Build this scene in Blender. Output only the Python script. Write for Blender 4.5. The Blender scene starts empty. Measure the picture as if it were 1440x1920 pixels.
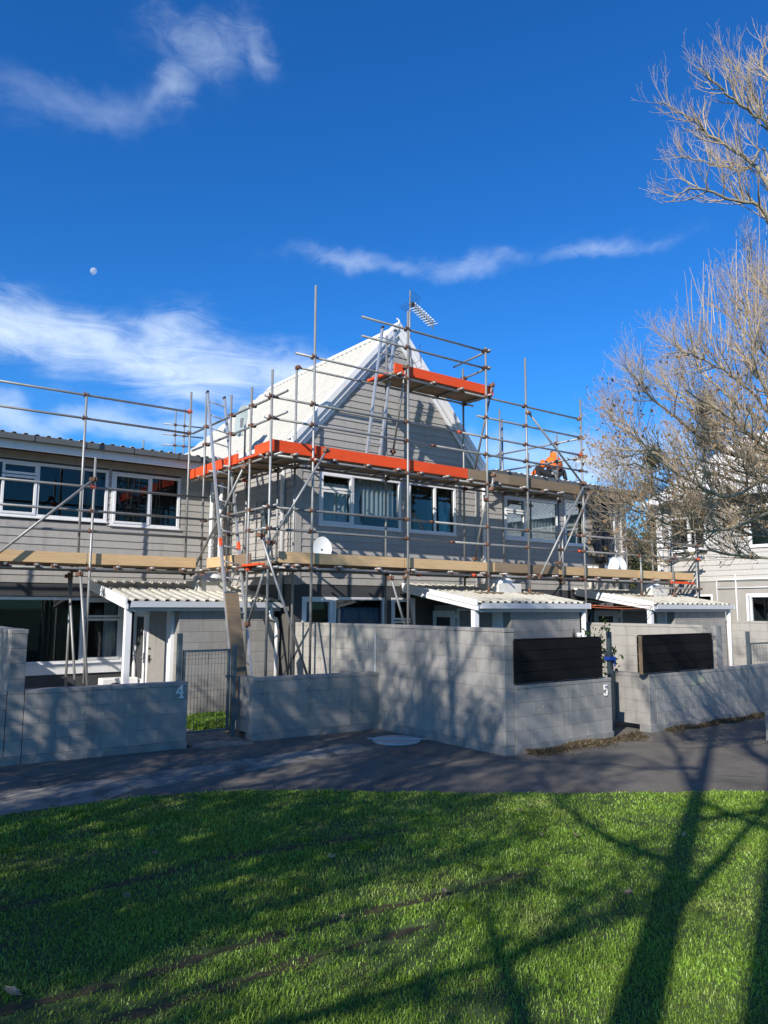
import bpy, math, random
import numpy as np
from mathutils import Vector, Matrix
random.seed(7); rng = np.random.default_rng(11)
C = bpy.context.scene.collection
SC = bpy.context.scene

# ------------------------------------------------------------------ camera
ZC = 2.08
YAW, PITCH, ROLL = math.radians(36.7), math.radians(7.17), math.radians(0.24)
fwd = Vector((math.sin(YAW)*math.cos(PITCH), math.cos(YAW)*math.cos(PITCH), math.sin(PITCH)))
rt = Vector((math.cos(YAW), -math.sin(YAW), 0)); up = rt.cross(fwd)
r2 = rt*math.cos(ROLL) + up*math.sin(ROLL); u2 = -rt*math.sin(ROLL) + up*math.cos(ROLL)
cam = bpy.data.cameras.new('camera'); cam.sensor_fit = 'HORIZONTAL'; cam.sensor_width = 36
cam.lens = 36*1412/1440; cam.clip_start = .05; cam.clip_end = 5000
co = bpy.data.objects.new('camera', cam); C.objects.link(co)
co.matrix_world = Matrix(((r2.x, u2.x, -fwd.x, 0), (r2.y, u2.y, -fwd.y, 0), (r2.z, u2.z, -fwd.z, ZC), (0, 0, 0, 1)))
SC.camera = co

# ------------------------------------------------------------------ sun and sky
SUN_AZ, SUN_EL = 63.5, 30.5            # heading of the light (from +Y towards +X), height of the sun
az, el = math.radians(SUN_AZ), math.radians(SUN_EL)
ld = Vector((math.sin(az)*math.cos(el), math.cos(az)*math.cos(el), -math.sin(el)))
sl = bpy.data.lights.new('sun', 'SUN'); sl.energy = 5.0; sl.angle = math.radians(.53); sl.color = (1, .925, .82)
so = bpy.data.objects.new('sun', sl); C.objects.link(so)
so.rotation_euler = ld.to_track_quat('-Z', 'Y').to_euler(); so.location = (-20, -10, 15)
SC.view_settings.view_transform = 'Standard'; SC.view_settings.look = 'None'
SC.view_settings.exposure = 0.40; SC.view_settings.gamma = 1; SC.view_settings.use_curve_mapping = False
SC.cycles.max_bounces = 6; SC.cycles.transparent_max_bounces = 16

W = bpy.data.worlds.new('World'); SC.world = W; W.use_nodes = True
def build_world():
    nt = W.node_tree; nt.nodes.clear(); L = nt.links.new
    N = lambda t, **k: (lambda n: ([setattr(n, a, b) for a, b in k.items()], n)[1])(nt.nodes.new(t))
    def val(x):
        n = N('ShaderNodeValue'); n.outputs[0].default_value = x; return n.outputs[0]
    def m(op, a, b=None, c=None, clamp=False):
        n = N('ShaderNodeMath', operation=op, use_clamp=clamp)
        for i, x in enumerate((a, b, c)):
            if x is None: continue
            if isinstance(x, (int, float)): n.inputs[i].default_value = x
            else: L(x, n.inputs[i])
        return n.outputs[0]
    sky = N('ShaderNodeTexSky', sky_type='NISHITA', sun_disc=False)
    sky.sun_elevation = el; sky.sun_rotation = az + math.pi
    sky.air_density = 1.0; sky.dust_density = 0.45; sky.ozone_density = 3.0; sky.altitude = 50
    hs = N('ShaderNodeHueSaturation'); hs.inputs['Saturation'].default_value = 1.27; hs.inputs['Value'].default_value = 1.0
    L(sky.outputs[0], hs.inputs['Color'])
    tint = N('ShaderNodeMixRGB', blend_type='MULTIPLY'); tint.inputs[0].default_value = 1; tint.inputs[2].default_value = (.44, .98, 1.43, 1)
    L(hs.outputs[0], tint.inputs[1])
    tc = N('ShaderNodeTexCoord'); sp = N('ShaderNodeSeparateXYZ'); L(tc.outputs['Generated'], sp.inputs[0])
    X, Y, Z = sp.outputs
    A = m('MULTIPLY', m('ARCTAN2', X, Y), 57.29578); E = m('MULTIPLY', m('ARCSINE', Z), 57.29578)
    def noise(sa, se, scale, detail=8, rough=.6, dist=.0, off=0.0):
        cb = N('ShaderNodeCombineXYZ'); L(m('MULTIPLY', A, sa), cb.inputs[0]); L(m('MULTIPLY', E, se), cb.inputs[1]); cb.inputs[2].default_value = off
        n = N('ShaderNodeTexNoise'); n.inputs['Scale'].default_value = scale; n.inputs['Detail'].default_value = detail
        n.inputs['Roughness'].default_value = rough; n.inputs['Distortion'].default_value = dist
        L(cb.outputs[0], n.inputs['Vector']); return n.outputs['Fac']
    def vec(scale, off):
        cb = N('ShaderNodeCombineXYZ'); L(A, cb.inputs[0]); L(E, cb.inputs[1]); cb.inputs[2].default_value = off
        n = N('ShaderNodeTexNoise'); n.inputs['Scale'].default_value = scale; n.inputs['Detail'].default_value = 4; L(cb.outputs[0], n.inputs['Vector'])
        q = N('ShaderNodeSeparateColor'); L(n.outputs['Color'], q.inputs[0]); return q.outputs
    A0, E0 = A, E; wv = vec(.17, 2.2)
    Aw = m('ADD', A, m('MULTIPLY', m('SUBTRACT', wv[0], .5), 7.0)); Ew = m('ADD', E, m('MULTIPLY', m('SUBTRACT', wv[1], .5), 5.0))
    def blob(a0, e0, wa, we, rot):
        c, s = math.cos(math.radians(rot)), math.sin(math.radians(rot))
        da = m('SUBTRACT', Aw, a0); de = m('SUBTRACT', Ew, e0)
        p = m('DIVIDE', m('ADD', m('MULTIPLY', da, c), m('MULTIPLY', de, s)), wa)
        q = m('DIVIDE', m('SUBTRACT', m('MULTIPLY', de, c), m('MULTIPLY', da, s)), we)
        return m('EXPONENT', m('MULTIPLY', m('ADD', m('MULTIPLY', p, p), m('MULTIPLY', q, q)), -1))
    n1 = noise(.16, .30, 1.0, 9, .62, .6); n2 = noise(.10, .34, 1.0, 9, .6, .8, 3.1); n3 = noise(.35, .7, 1.0, 10, .70, .9, 7.7); n3b = noise(.16, .62, 1.0, 10, .68, 1.0, 5.4)
    def cl(blobs, nz, lo, hi, amt):
        s = blobs[0]
        for b in blobs[1:]: s = m('MAXIMUM', s, b)
        v = m('ADD', m('MULTIPLY', s, 1.0), m('MULTIPLY', m('SUBTRACT', nz, .5), 1.5))
        t = N('ShaderNodeMapRange', interpolation_type='SMOOTHSTEP'); L(v, t.inputs[0])
        t.inputs[1].default_value = lo; t.inputs[2].default_value = hi; t.inputs[4].default_value = amt
        return m('MULTIPLY', t.outputs[0], m('MINIMUM', m('MULTIPLY', s, 2.2), 1.0))
    f = cl([blob(21.5, 38.2, 4.0, 2.4, 4), blob(20.0, 35.4, 1.8, 1.8, 60), blob(25.5, 38.0, 2.2, 1.0, -30)], n3, .0, 2.2, .48)
    g = cl([blob(13, 33.2, 8, 1.7, 6), blob(19, 34.3, 3, .9, 30)], n1, .1, 1.4, .20)
    h = cl([blob(34.5, 25.2, 6.5, .8, -3), blob(43.5, 25.5, 6, 1.1, 3), blob(53.2, 25.4, 4.5, .75, 0)], n3, .0, 2.3, .60)
    k = cl([blob(9, 19.2, 17, 2.4, -4), blob(21, 17.6, 11, 2.8, -6), blob(30.0, 16.6, 7, 2.2, -12)], n3b, .0, 1.55, .95)
    l = cl([blob(14, 13.0, 24, 1.5, -2), blob(50, 11.0, 12, 2.4, -3)], n1, .1, 1.3, .60)
    band = N('ShaderNodeMapRange', interpolation_type='SMOOTHSTEP'); L(E, band.inputs[0]); band.inputs[1].default_value = 2; band.inputs[2].default_value = 14
    out = m('ABSOLUTE', m('SUBTRACT', m('WRAP', m('SUBTRACT', A, 36), 180, -180), 0))
    away = N('ShaderNodeMapRange', interpolation_type='SMOOTHSTEP'); L(out, away.inputs[0]); away.inputs[1].default_value = 34; away.inputs[2].default_value = 60
    wide = N('ShaderNodeMapRange', interpolation_type='SMOOTHSTEP'); L(n2, wide.inputs[0]); wide.inputs[1].default_value = .5; wide.inputs[2].default_value = .78; wide.inputs[4].default_value = .35
    o = m('MULTIPLY', m('MULTIPLY', wide.outputs[0], away.outputs[0]), band.outputs[0])
    tot = f
    for x in (g, h, k, l, o): tot = m('SUBTRACT', 1, m('MULTIPLY', m('SUBTRACT', 1, tot), m('SUBTRACT', 1, x)))
    mix = N('ShaderNodeMixRGB'); L(tot, mix.inputs[0]); L(tint.outputs[0], mix.inputs[1]); mix.inputs[2].default_value = (7.0, 8.2, 9.6, 1)
    bg = N('ShaderNodeBackground'); bg.inputs['Strength'].default_value = 0.096; L(mix.outputs[0], bg.inputs['Color'])
    o = N('ShaderNodeOutputWorld'); L(bg.outputs[0], o.inputs[0])
build_world()

# ------------------------------------------------------------------ materials
def mat(name, col, rough=.7, metal=0.0, var=.18, nscale=3.0, stretch=(1, 1, 1), rnd=.10, bump=0.0, bscale=60, spec=.4,
        stain=None, stain_amt=.5, stain_scale=2.0, stain_lo=.5, trans=0.0, island=0.0, streak=None):
    m = bpy.data.materials.new(name); m.use_nodes = True; nt = m.node_tree; L = nt.links.new; b = nt.nodes['Principled BSDF']
    b.inputs['Roughness'].default_value = rough; b.inputs['Metallic'].default_value = metal; b.inputs['Specular IOR Level'].default_value = spec
    tc = nt.nodes.new('ShaderNodeTexCoord'); mp = nt.nodes.new('ShaderNodeMapping'); mp.inputs['Scale'].default_value = stretch
    L(tc.outputs['Object'], mp.inputs[0])
    nz = nt.nodes.new('ShaderNodeTexNoise'); nz.inputs['Scale'].default_value = nscale; nz.inputs['Detail'].default_value = 7; nz.inputs['Roughness'].default_value = .72
    L(mp.outputs[0], nz.inputs['Vector'])
    mr = nt.nodes.new('ShaderNodeMapRange'); L(nz.outputs['Fac'], mr.inputs[0]); mr.inputs[1].default_value = .25; mr.inputs[2].default_value = .75
    mr.inputs[3].default_value = 1-var; mr.inputs[4].default_value = 1+var
    f = mr.outputs[0]
    def mul(a, src, lo, hi):
        r = nt.nodes.new('ShaderNodeMapRange'); L(src, r.inputs[0]); r.inputs[3].default_value = lo; r.inputs[4].default_value = hi
        q = nt.nodes.new('ShaderNodeMath'); q.operation = 'MULTIPLY'; L(a, q.inputs[0]); L(r.outputs[0], q.inputs[1]); return q.outputs[0]
    if rnd:
        oi = nt.nodes.new('ShaderNodeObjectInfo'); f = mul(f, oi.outputs['Random'], 1-rnd, 1+rnd)
    if island:
        gm = nt.nodes.new('ShaderNodeNewGeometry'); f = mul(f, gm.outputs['Random Per Island'], 1-island, 1+island)
    base = nt.nodes.new('ShaderNodeRGB'); base.outputs[0].default_value = (*col, 1); c = base.outputs[0]
    if stain:
        n2 = nt.nodes.new('ShaderNodeTexNoise'); n2.inputs['Scale'].default_value = stain_scale; n2.inputs['Detail'].default_value = 9; n2.inputs['Roughness'].default_value = .7
        L(mp.outputs[0], n2.inputs['Vector'])
        r = nt.nodes.new('ShaderNodeMapRange'); r.interpolation_type = 'SMOOTHSTEP'; L(n2.outputs['Fac'], r.inputs[0]); r.inputs[1].default_value = stain_lo; r.inputs[2].default_value = stain_lo+.2; r.inputs[4].default_value = stain_amt
        x = nt.nodes.new('ShaderNodeMixRGB'); L(r.outputs[0], x.inputs[0]); L(c, x.inputs[1]); x.inputs[2].default_value = (*stain, 1); c = x.outputs[0]
    if streak:
        m3 = nt.nodes.new('ShaderNodeMapping'); m3.inputs['Scale'].default_value = (7, 7, .55); gp = nt.nodes.new('ShaderNodeNewGeometry'); L(gp.outputs['Position'], m3.inputs[0])
        n3 = nt.nodes.new('ShaderNodeTexNoise'); n3.inputs['Scale'].default_value = 1.0; n3.inputs['Detail'].default_value = 8; n3.inputs['Roughness'].default_value = .65; L(m3.outputs[0], n3.inputs['Vector'])
        r = nt.nodes.new('ShaderNodeMapRange'); r.interpolation_type = 'SMOOTHSTEP'; L(n3.outputs['Fac'], r.inputs[0]); r.inputs[1].default_value = .50; r.inputs[2].default_value = .74; r.inputs[4].default_value = streak[1]
        x = nt.nodes.new('ShaderNodeMixRGB'); L(r.outputs[0], x.inputs[0]); L(c, x.inputs[1]); x.inputs[2].default_value = (*streak[0], 1); c = x.outputs[0]
    v = nt.nodes.new('ShaderNodeVectorMath'); v.operation = 'SCALE'; L(c, v.inputs[0]); L(f, v.inputs['Scale'])
    L(v.outputs[0], b.inputs['Base Color'])
    if bump:
        nb = nt.nodes.new('ShaderNodeTexNoise'); nb.inputs['Scale'].default_value = bscale; nb.inputs['Detail'].default_value = 5
        L(mp.outputs[0], nb.inputs['Vector'])
        bp = nt.nodes.new('ShaderNodeBump'); bp.inputs['Strength'].default_value = bump; bp.inputs['Distance'].default_value = .01
        L(nb.outputs['Fac'], bp.inputs['Height']); L(bp.outputs[0], b.inputs['Normal'])
    if trans:
        t = nt.nodes.new('ShaderNodeBsdfTranslucent'); L(v.outputs[0], t.inputs[0])
        mx = nt.nodes.new('ShaderNodeMixShader'); mx.inputs[0].default_value = trans
        L(b.outputs[0], mx.inputs[1]); L(t.outputs[0], mx.inputs[2]); L(mx.outputs[0], nt.nodes['Material Output'].inputs[0])
    return m
def glass_mat(name, tint, refl=1.0):
    m = bpy.data.materials.new(name); m.use_nodes = True; nt = m.node_tree; nt.nodes.clear(); L = nt.links.new
    t = nt.nodes.new('ShaderNodeBsdfTransparent'); t.inputs[0].default_value = (*tint, 1)
    g = nt.nodes.new('ShaderNodeBsdfGlossy'); g.inputs['Roughness'].default_value = .015; g.inputs[0].default_value = (.95, .97, 1, 1)
    fr = nt.nodes.new('ShaderNodeFresnel'); fr.inputs[0].default_value = 1.5
    nz = nt.nodes.new('ShaderNodeTexNoise'); nz.inputs['Scale'].default_value = 1.3
    bp = nt.nodes.new('ShaderNodeBump'); bp.inputs['Strength'].default_value = .06; bp.inputs['Distance'].default_value = .02; L(nz.outputs['Fac'], bp.inputs['Height']); L(bp.outputs[0], g.inputs['Normal'])
    q = nt.nodes.new('ShaderNodeMath'); q.operation = 'MULTIPLY'; q.use_clamp = True; L(fr.outputs[0], q.inputs[0]); q.inputs[1].default_value = refl
    mx = nt.nodes.new('ShaderNodeMixShader'); o = nt.nodes.new('ShaderNodeOutputMaterial')
    L(q.outputs[0], mx.inputs[0]); L(t.outputs[0], mx.inputs[1]); L(g.outputs[0], mx.inputs[2]); L(mx.outputs[0], o.inputs[0]); return m

MT = dict(
    siding=mat('painted_weatherboard', (.36, .345, .325), .62, var=.15, nscale=2.2, stretch=(1, 1, .35), rnd=.07, stain=(.20, .18, .15), stain_amt=.55, stain_scale=2.2, stain_lo=.52, bump=.08, bscale=90, streak=((.22, .205, .18), .45)),
    sidinglit=mat('sunlit_weatherboard', (.46, .445, .415), .62, var=.12, nscale=2.2, rnd=.06, stain=(.33, .31, .28), stain_amt=.4, stain_scale=2),  # siding copy made paler so the neighbour's wall looks sunlit
    backing=mat('house_wrap', (.10, .095, .09), .9, rnd=0),
    trim=mat('white_trim', (.74, .745, .76), .5, var=.06, rnd=.03, stain=(.5, .5, .47), stain_amt=.3, stain_scale=3, stain_lo=.58, streak=((.50, .49, .45), .4)),
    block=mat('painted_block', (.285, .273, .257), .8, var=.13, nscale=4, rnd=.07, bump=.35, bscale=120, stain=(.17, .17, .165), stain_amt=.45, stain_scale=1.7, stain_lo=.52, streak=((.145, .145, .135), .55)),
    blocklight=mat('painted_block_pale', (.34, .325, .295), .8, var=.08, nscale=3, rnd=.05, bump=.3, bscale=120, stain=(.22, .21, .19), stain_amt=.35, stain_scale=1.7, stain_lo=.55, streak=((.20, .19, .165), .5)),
    mortar=mat('mortar', (.235, .232, .225), .95, rnd=0),
    plaster=mat('rough_plaster', (.24, .237, .23), .9, var=.15, nscale=6, rnd=0, bump=.9, bscale=28, stain=(.13, .13, .11), stain_amt=.6, stain_scale=3, stain_lo=.5),
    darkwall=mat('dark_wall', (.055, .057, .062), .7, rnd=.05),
    roofcream=mat('cream_steel_roof', (.68, .675, .64), .6, var=.06, nscale=1.5, rnd=.02, stain=(.45, .43, .36), stain_amt=.25, stain_scale=2),
    rooflichen=mat('weathered_cement_roof', (.47, .455, .395), .85, var=.15, nscale=6, rnd=.06, stain=(.13, .125, .09), stain_amt=.85, stain_scale=6, stain_lo=.47, bump=.3, bscale=60),
    ribtan=mat('roof_rib_tan', (.45, .425, .36), .8, var=.2, nscale=4, rnd=0),
    roofwhite=mat('white_steel_roof', (.72, .71, .68), .5, var=.06, rnd=.03),
    gutter=mat('grey_gutter', (.095, .10, .105), .45, rnd=0),
    palegutter=mat('pale_gutter', (.50, .52, .56), .45, var=.06, rnd=0),
    tube=mat('galvanised_tube', (.27, .275, .27), .5, .45, var=.22, nscale=5, rnd=.14, stain=(.16, .12, .09), stain_amt=.6, stain_scale=6, stain_lo=.58),
    alu=mat('aluminium', (.50, .51, .53), .4, .6, var=.08, rnd=0),
    rust=mat('rusty_coupler', (.15, .075, .05), .75, .2, var=.3, nscale=12, rnd=.3),
    orangesteel=mat('orange_coupler', (.62, .09, .03), .6, var=.15, rnd=.1),
    orange=mat('orange_painted_board', (.74, .075, .014), .7, var=.2, nscale=3, stretch=(.6, .6, 5), rnd=.08, stain=(.38, .06, .025), stain_amt=.7, stain_scale=3, stain_lo=.52),
    pine=mat('new_pine', (.56, .385, .205), .75, var=.22, nscale=4, stretch=(.5, .5, 9), rnd=.1, stain=(.40, .25, .12), stain_amt=.5, stain_scale=1.5, stain_lo=.55),
    oldwood=mat('weathered_board', (.235, .17, .11), .85, var=.22, nscale=5, stretch=(.6, .6, 8), rnd=.16, stain=(.12, .10, .08), stain_amt=.5, stain_scale=2),
    deckwood=mat('scaffold_plank', (.27, .20, .125), .85, var=.2, nscale=5, stretch=(.6, 6, 6), rnd=.2),
    blackwood=mat('black_stained_board', (.0065, .0065, .007), .75, var=.35, nscale=6, stretch=(.5, .5, 6), rnd=.3, spec=.15),
    gate=mat('green_grey_steel', (.095, .125, .14), .4, .3, var=.1, rnd=.05),
    asphalt=mat('old_asphalt', (.152, .138, .117), .92, var=.32, nscale=2.6, rnd=0, bump=.8, bscale=150, stain=(.055, .054, .05), stain_amt=.75, stain_scale=1.3, stain_lo=.48, spec=.2),
    concrete=mat('worn_concrete', (.225, .212, .185), .92, var=.3, nscale=3, rnd=.15, bump=.7, bscale=130, stain=(.075, .072, .066), stain_amt=.85, stain_scale=2.4, stain_lo=.45),
    soil=mat('lawn_soil', (.055, .085, .02), .95, var=.4, nscale=5, rnd=0, bump=.8, bscale=50, stain=(.05, .038, .022), stain_amt=.8, stain_scale=2.2),
    mud=mat('wet_mud', (.042, .034, .014), .8, var=.4, nscale=9, rnd=0, bump=.9, bscale=40, stain=(.05, .06, .02), stain_amt=.7, stain_scale=5),
    grass=mat('grass_blade', (.185, .315, .034), .45, var=.42, nscale=1.1, rnd=0, island=.42, trans=.28, stain=(.32, .36, .10), stain_amt=.75, stain_scale=.9, stain_lo=.5),
    litter=mat('leaf_litter', (.085, .065, .038), .9, var=.3, rnd=0, island=.6),
    leaf=mat('dead_leaf', (.36, .27, .19), .7, var=.2, nscale=20, rnd=.3, trans=.2),
    bark=mat('pale_bark', (.26, .235, .175), .9, var=.35, nscale=9, rnd=0, bump=.8, bscale=45, stain=(.30, .26, .08), stain_amt=.7, stain_scale=7, stain_lo=.55),
    twig=mat('pale_twig', (.39, .31, .215), .8, var=.25, nscale=3, rnd=0, island=.3),
    dryleaf=mat('dry_hanging_leaf', (.28, .17, .08), .8, rnd=0, island=.45, trans=.3),
    evergreen=mat('evergreen_foliage', (.055, .062, .022), .7, var=.3, nscale=1.5, rnd=0, island=.5, trans=.25),
    darkbark=mat('dark_bark', (.07, .06, .05), .9, rnd=0),
    vine=mat('vine_leaf', (.075, .12, .03), .5, rnd=0, island=.3, trans=.25),
    curtain=mat('net_curtain', (.78, .78, .77), .9, var=.1, rnd=0, trans=.2),
    bluecurtain=mat('blue_curtain', (.16, .23, .36), .9, var=.12, nscale=6, stretch=(8, 8, .3), rnd=0),
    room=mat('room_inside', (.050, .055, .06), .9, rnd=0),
    blind=mat('grey_blind', (.22, .235, .23), .8, rnd=0),
    dish=mat('pale_dish', (.60, .63, .65), .4, var=.04, rnd=0),
    greydish=mat('grey_green_dish', (.33, .38, .37), .45, var=.05, rnd=0),
    plastic=mat('white_plastic', (.75, .75, .74), .4, var=.04, rnd=0),
    dome=mat('frosted_dome', (.70, .72, .76), .2, var=.05, rnd=0),
    darkmetal=mat('dark_metal', (.05, .05, .055), .5, .4, rnd=0),
    hivis=mat('orange_hoodie', (.85, .16, .02), .85, var=.12, nscale=8, rnd=0),
    trousers=mat('black_trousers', (.018, .018, .022), .9, rnd=0),
    skin=mat('skin', (.45, .27, .19), .6, rnd=0),
    tarp=mat('black_sheeting', (.013, .014, .018), .35, var=.3, rnd=0),
    blue=mat('blue_strap', (.02, .08, .45), .6, rnd=0),
    cord=mat('orange_cord', (.7, .16, .06), .7, rnd=0),
    yellow=mat('yellow_glass', (.40, .34, .12), .4, rnd=0),
    chalk=mat('pale_paint_patch', (.40, .40, .30), .9, var=.3, nscale=25, rnd=.1),
    coverm=mat('steel_cover', (.36, .40, .43), .45, .3, var=.15, nscale=7, rnd=0),
    green=mat('shrub_leaf', (.06, .11, .03), .5, rnd=0, island=.3, trans=.2),
    pot=mat('pale_vent', (.62, .60, .56), .6, rnd=0),
)
MT['glass'] = glass_mat('window_glass', (.80, .85, .86), .55)
MT['glassblue'] = glass_mat('window_glass_blue', (.46, .53, .53), .9)
def moon_mat():
    m = mat('moon_surface', (.8, .8, .8), 1, var=.25, nscale=.03, rnd=0, spec=0); nt = m.node_tree
    t = nt.nodes.new('ShaderNodeBsdfTransparent'); x = nt.nodes.new('ShaderNodeMixShader'); x.inputs[0].default_value = .70
    nt.links.new(nt.nodes['Principled BSDF'].outputs[0], x.inputs[1]); nt.links.new(t.outputs[0], x.inputs[2]); nt.links.new(x.outputs[0], nt.nodes['Material Output'].inputs[0]); return m

# ------------------------------------------------------------------ mesh helpers
class MB:
    def __init__(s): s.v = []; s.f = []; s.sm = []
    def add(s, vs, fs, smooth=False):
        n = len(s.v); s.v += [tuple(p) for p in vs]; s.f += [tuple(i+n for i in f) for f in fs]; s.sm += [smooth]*len(fs); return s
    def box(s, x0, x1, y0, y1, z0, z1):
        x0, x1 = min(x0, x1), max(x0, x1); y0, y1 = min(y0, y1), max(y0, y1); z0, z1 = min(z0, z1), max(z0, z1)
        return s.add([(x0, y0, z0), (x1, y0, z0), (x1, y1, z0), (x0, y1, z0), (x0, y0, z1), (x1, y0, z1), (x1, y1, z1), (x0, y1, z1)],
                     [(3, 2, 1, 0), (4, 5, 6, 7), (0, 1, 5, 4), (1, 2, 6, 5), (2, 3, 7, 6), (3, 0, 4, 7)])
    def cbox(s, x0, x1, y0, y1, z0, z1, c=.004):
        V = []; idx = {}
        for i in (0, 1):
            for j in (0, 1):
                for k in (0, 1):
                    for a in range(3):
                        p = [(x0, x1)[i], (y0, y1)[j], (z0, z1)[k]]
                        for b in range(3):
                            if b != a: p[b] += c if (i, j, k)[b] == 0 else -c
                        idx[i, j, k, a] = len(V); V.append(tuple(p))
        F = []
        for a in range(3):
            b, d = (a+1) % 3, (a+2) % 3
            for e in (0, 1):
                q = []
                for (p, r) in ((0, 0), (1, 0), (1, 1), (0, 1)):
                    t = [0, 0, 0]; t[a] = e; t[b] = p; t[d] = r; q.append(idx[(*t, a)])
                F.append(tuple(q if e else q[::-1]))
            for e in (0, 1):
                for g in (0, 1):
                    t0 = [0, 0, 0]; t0[b] = e; t0[d] = g; t1 = list(t0); t1[a] = 1
                    q = (idx[(*t0, b)], idx[(*t1, b)], idx[(*t1, d)], idx[(*t0, d)])
                    F.append(q if (e ^ g) else q[::-1])
        for i in (0, 1):
            for j in (0, 1):
                for k in (0, 1):
                    q = (idx[i, j, k, 0], idx[i, j, k, 1], idx[i, j, k, 2]); F.append(q if (i+j+k) % 2 else q[::-1])
        return s.add(V, F)
    def beam(s, p0, p1, w, h, upv=(0, 0, 1), c=0):
        p0, p1 = Vector(p0), Vector(p1); d = (p1-p0).normalized(); u = Vector(upv); sd = d.cross(u).normalized(); u = sd.cross(d)
        vs = [p + sd*(a*w/2) + u*(b*h/2) for p in (p0, p1) for a, b in ((-1, -1), (1, -1), (1, 1), (-1, 1))]
        return s.add(vs, [(0, 1, 2, 3), (7, 6, 5, 4), (0, 4, 5, 1), (1, 5, 6, 2), (2, 6, 7, 3), (3, 7, 4, 0)])
    def tube(s, pts, r, n=8, cap=True):
        pts = [Vector(p) for p in pts]; rr = r if isinstance(r, (list, tuple)) else [r]*len(pts); vs = []; fs = []
        for i, p in enumerate(pts):
            d = (pts[min(i+1, len(pts)-1)]-pts[max(i-1, 0)]).normalized(); a = Vector((0, 0, 1)) if abs(d.z) < .9 else Vector((1, 0, 0))
            x = d.cross(a).normalized(); y = d.cross(x)
            for k in range(n):
                t = 2*math.pi*k/n; vs.append(p+(x*math.cos(t)+y*math.sin(t))*rr[i])
        for i in range(len(pts)-1):
            for k in range(n):
                a, b = i*n+k, i*n+(k+1) % n; fs.append((a, b, b+n, a+n))
        s.add(vs, fs, True)
        if cap:
            m = len(s.v)-len(vs); s.f += [tuple(m+k for k in range(n))[::-1], tuple(m+(len(pts)-1)*n+k for k in range(n))]; s.sm += [False, False]
        return s
    def prism(s, poly, y0, y1, ax='y'):
        n = len(poly); P = (lambda a, b, t: (a, t, b)) if ax == 'y' else ((lambda a, b, t: (t, a, b)) if ax == 'x' else (lambda a, b, t: (a, b, t)))
        vs = [P(a, b, y0) for a, b in poly]+[P(a, b, y1) for a, b in poly]
        return s.add(vs, [tuple(range(n)), tuple(range(2*n-1, n-1, -1))]+[(i, i+n, (i+1) % n+n, (i+1) % n) for i in range(n)])
    def disc(s, c, nrm, r, n=20, ry=None, depth=0.0, rings=4):
        c = Vector(c); d = Vector(nrm).normalized(); a = Vector((0, 0, 1)) if abs(d.z) < .9 else Vector((0, 1, 0)); x = a.cross(d).normalized(); y = d.cross(x); ry = ry or r
        vs = [c-d*depth]; fs = []
        for j in range(1, rings+1):
            t = j/rings
            for k in range(n):
                q = 2*math.pi*k/n; vs.append(c+(x*math.cos(q)*r+y*math.sin(q)*ry)*t-d*depth*(1-t*t))
        for k in range(n): fs.append((0, 1+k, 1+(k+1) % n))
        for j in range(1, rings):
            for k in range(n):
                a_, b_ = 1+(j-1)*n+k, 1+(j-1)*n+(k+1) % n; fs.append((a_, a_+n, b_+n, b_))
        return s.add(vs, fs, True)
ROOT = {}
def wl(o):
    v = Vector((0, 0, 0))
    while o: v += o.location; o = o.parent
    return v
def me_from(name, mb):
    me = bpy.data.meshes.new(name); me.from_pydata([tuple(p) for p in mb.v], [], mb.f)
    if any(mb.sm): me.polygons.foreach_set('use_smooth', mb.sm)
    me.update(); return me
def obj(name, mb, m, parent=None, at=None, ribs=False):
    """World-coordinate geometry becomes one object; its origin is put at the geometry's middle."""
    a = np.array(mb.v); c = Vector(((a.min(0)+a.max(0))/2).tolist()) if at is None else Vector(at)
    mb.v = [tuple(p) for p in (a-np.array(c))]
    o = bpy.data.objects.new(name, me_from(name, mb)); C.objects.link(o)
    o.data.materials.append(MT[m] if isinstance(m, str) else m)
    if ribs:                               # darker tan on one side of each roofing rib
        o.data.materials.append(MT['ribtan'])
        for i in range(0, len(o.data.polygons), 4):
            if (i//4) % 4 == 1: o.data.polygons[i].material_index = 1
    o.parent = parent; o.location = c-(wl(parent) if parent else Vector((0, 0, 0))); return o
def inst(name, me, parent, loc, rz=0):
    o = bpy.data.objects.new(name, me); C.objects.link(o); o.parent = parent
    o.location = Vector(loc)-(wl(parent) if parent else Vector((0, 0, 0))); o.rotation_euler.z = rz; return o
def tag(o, label, cat, group=None, kind=None):
    if label: o['label'] = label
    if cat: o['category'] = cat
    if group: o['group'] = group
    if kind: o['kind'] = kind
    return o
def thing(name, label, cat, loc, group=None):
    o = bpy.data.objects.new(name, None); C.objects.link(o); o.location = loc; o.empty_display_size = .2
    return tag(o, label, cat, group)
def arr_obj(name, V, F, m, parent=None, smooth=False):
    """Large meshes from numpy arrays; F has a fixed number of corners per face."""
    me = bpy.data.meshes.new(name); V = np.asarray(V, np.float32); F = np.asarray(F, np.int32); k = F.shape[1]
    off = np.array(wl(parent) if parent else (0, 0, 0), np.float32)
    me.vertices.add(len(V)); me.vertices.foreach_set('co', (V-off).ravel())
    me.loops.add(F.size); me.loops.foreach_set('vertex_index', F.ravel())
    me.polygons.add(len(F)); me.polygons.foreach_set('loop_start', np.arange(0, F.size, k, dtype=np.int32))
    me.polygons.foreach_set('use_smooth', np.full(len(F), smooth))
    me.update(calc_edges=True); me.validate()
    o = bpy.data.objects.new(name, me); C.objects.link(o); o.parent = parent; me.materials.append(MT[m]); return o

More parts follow.
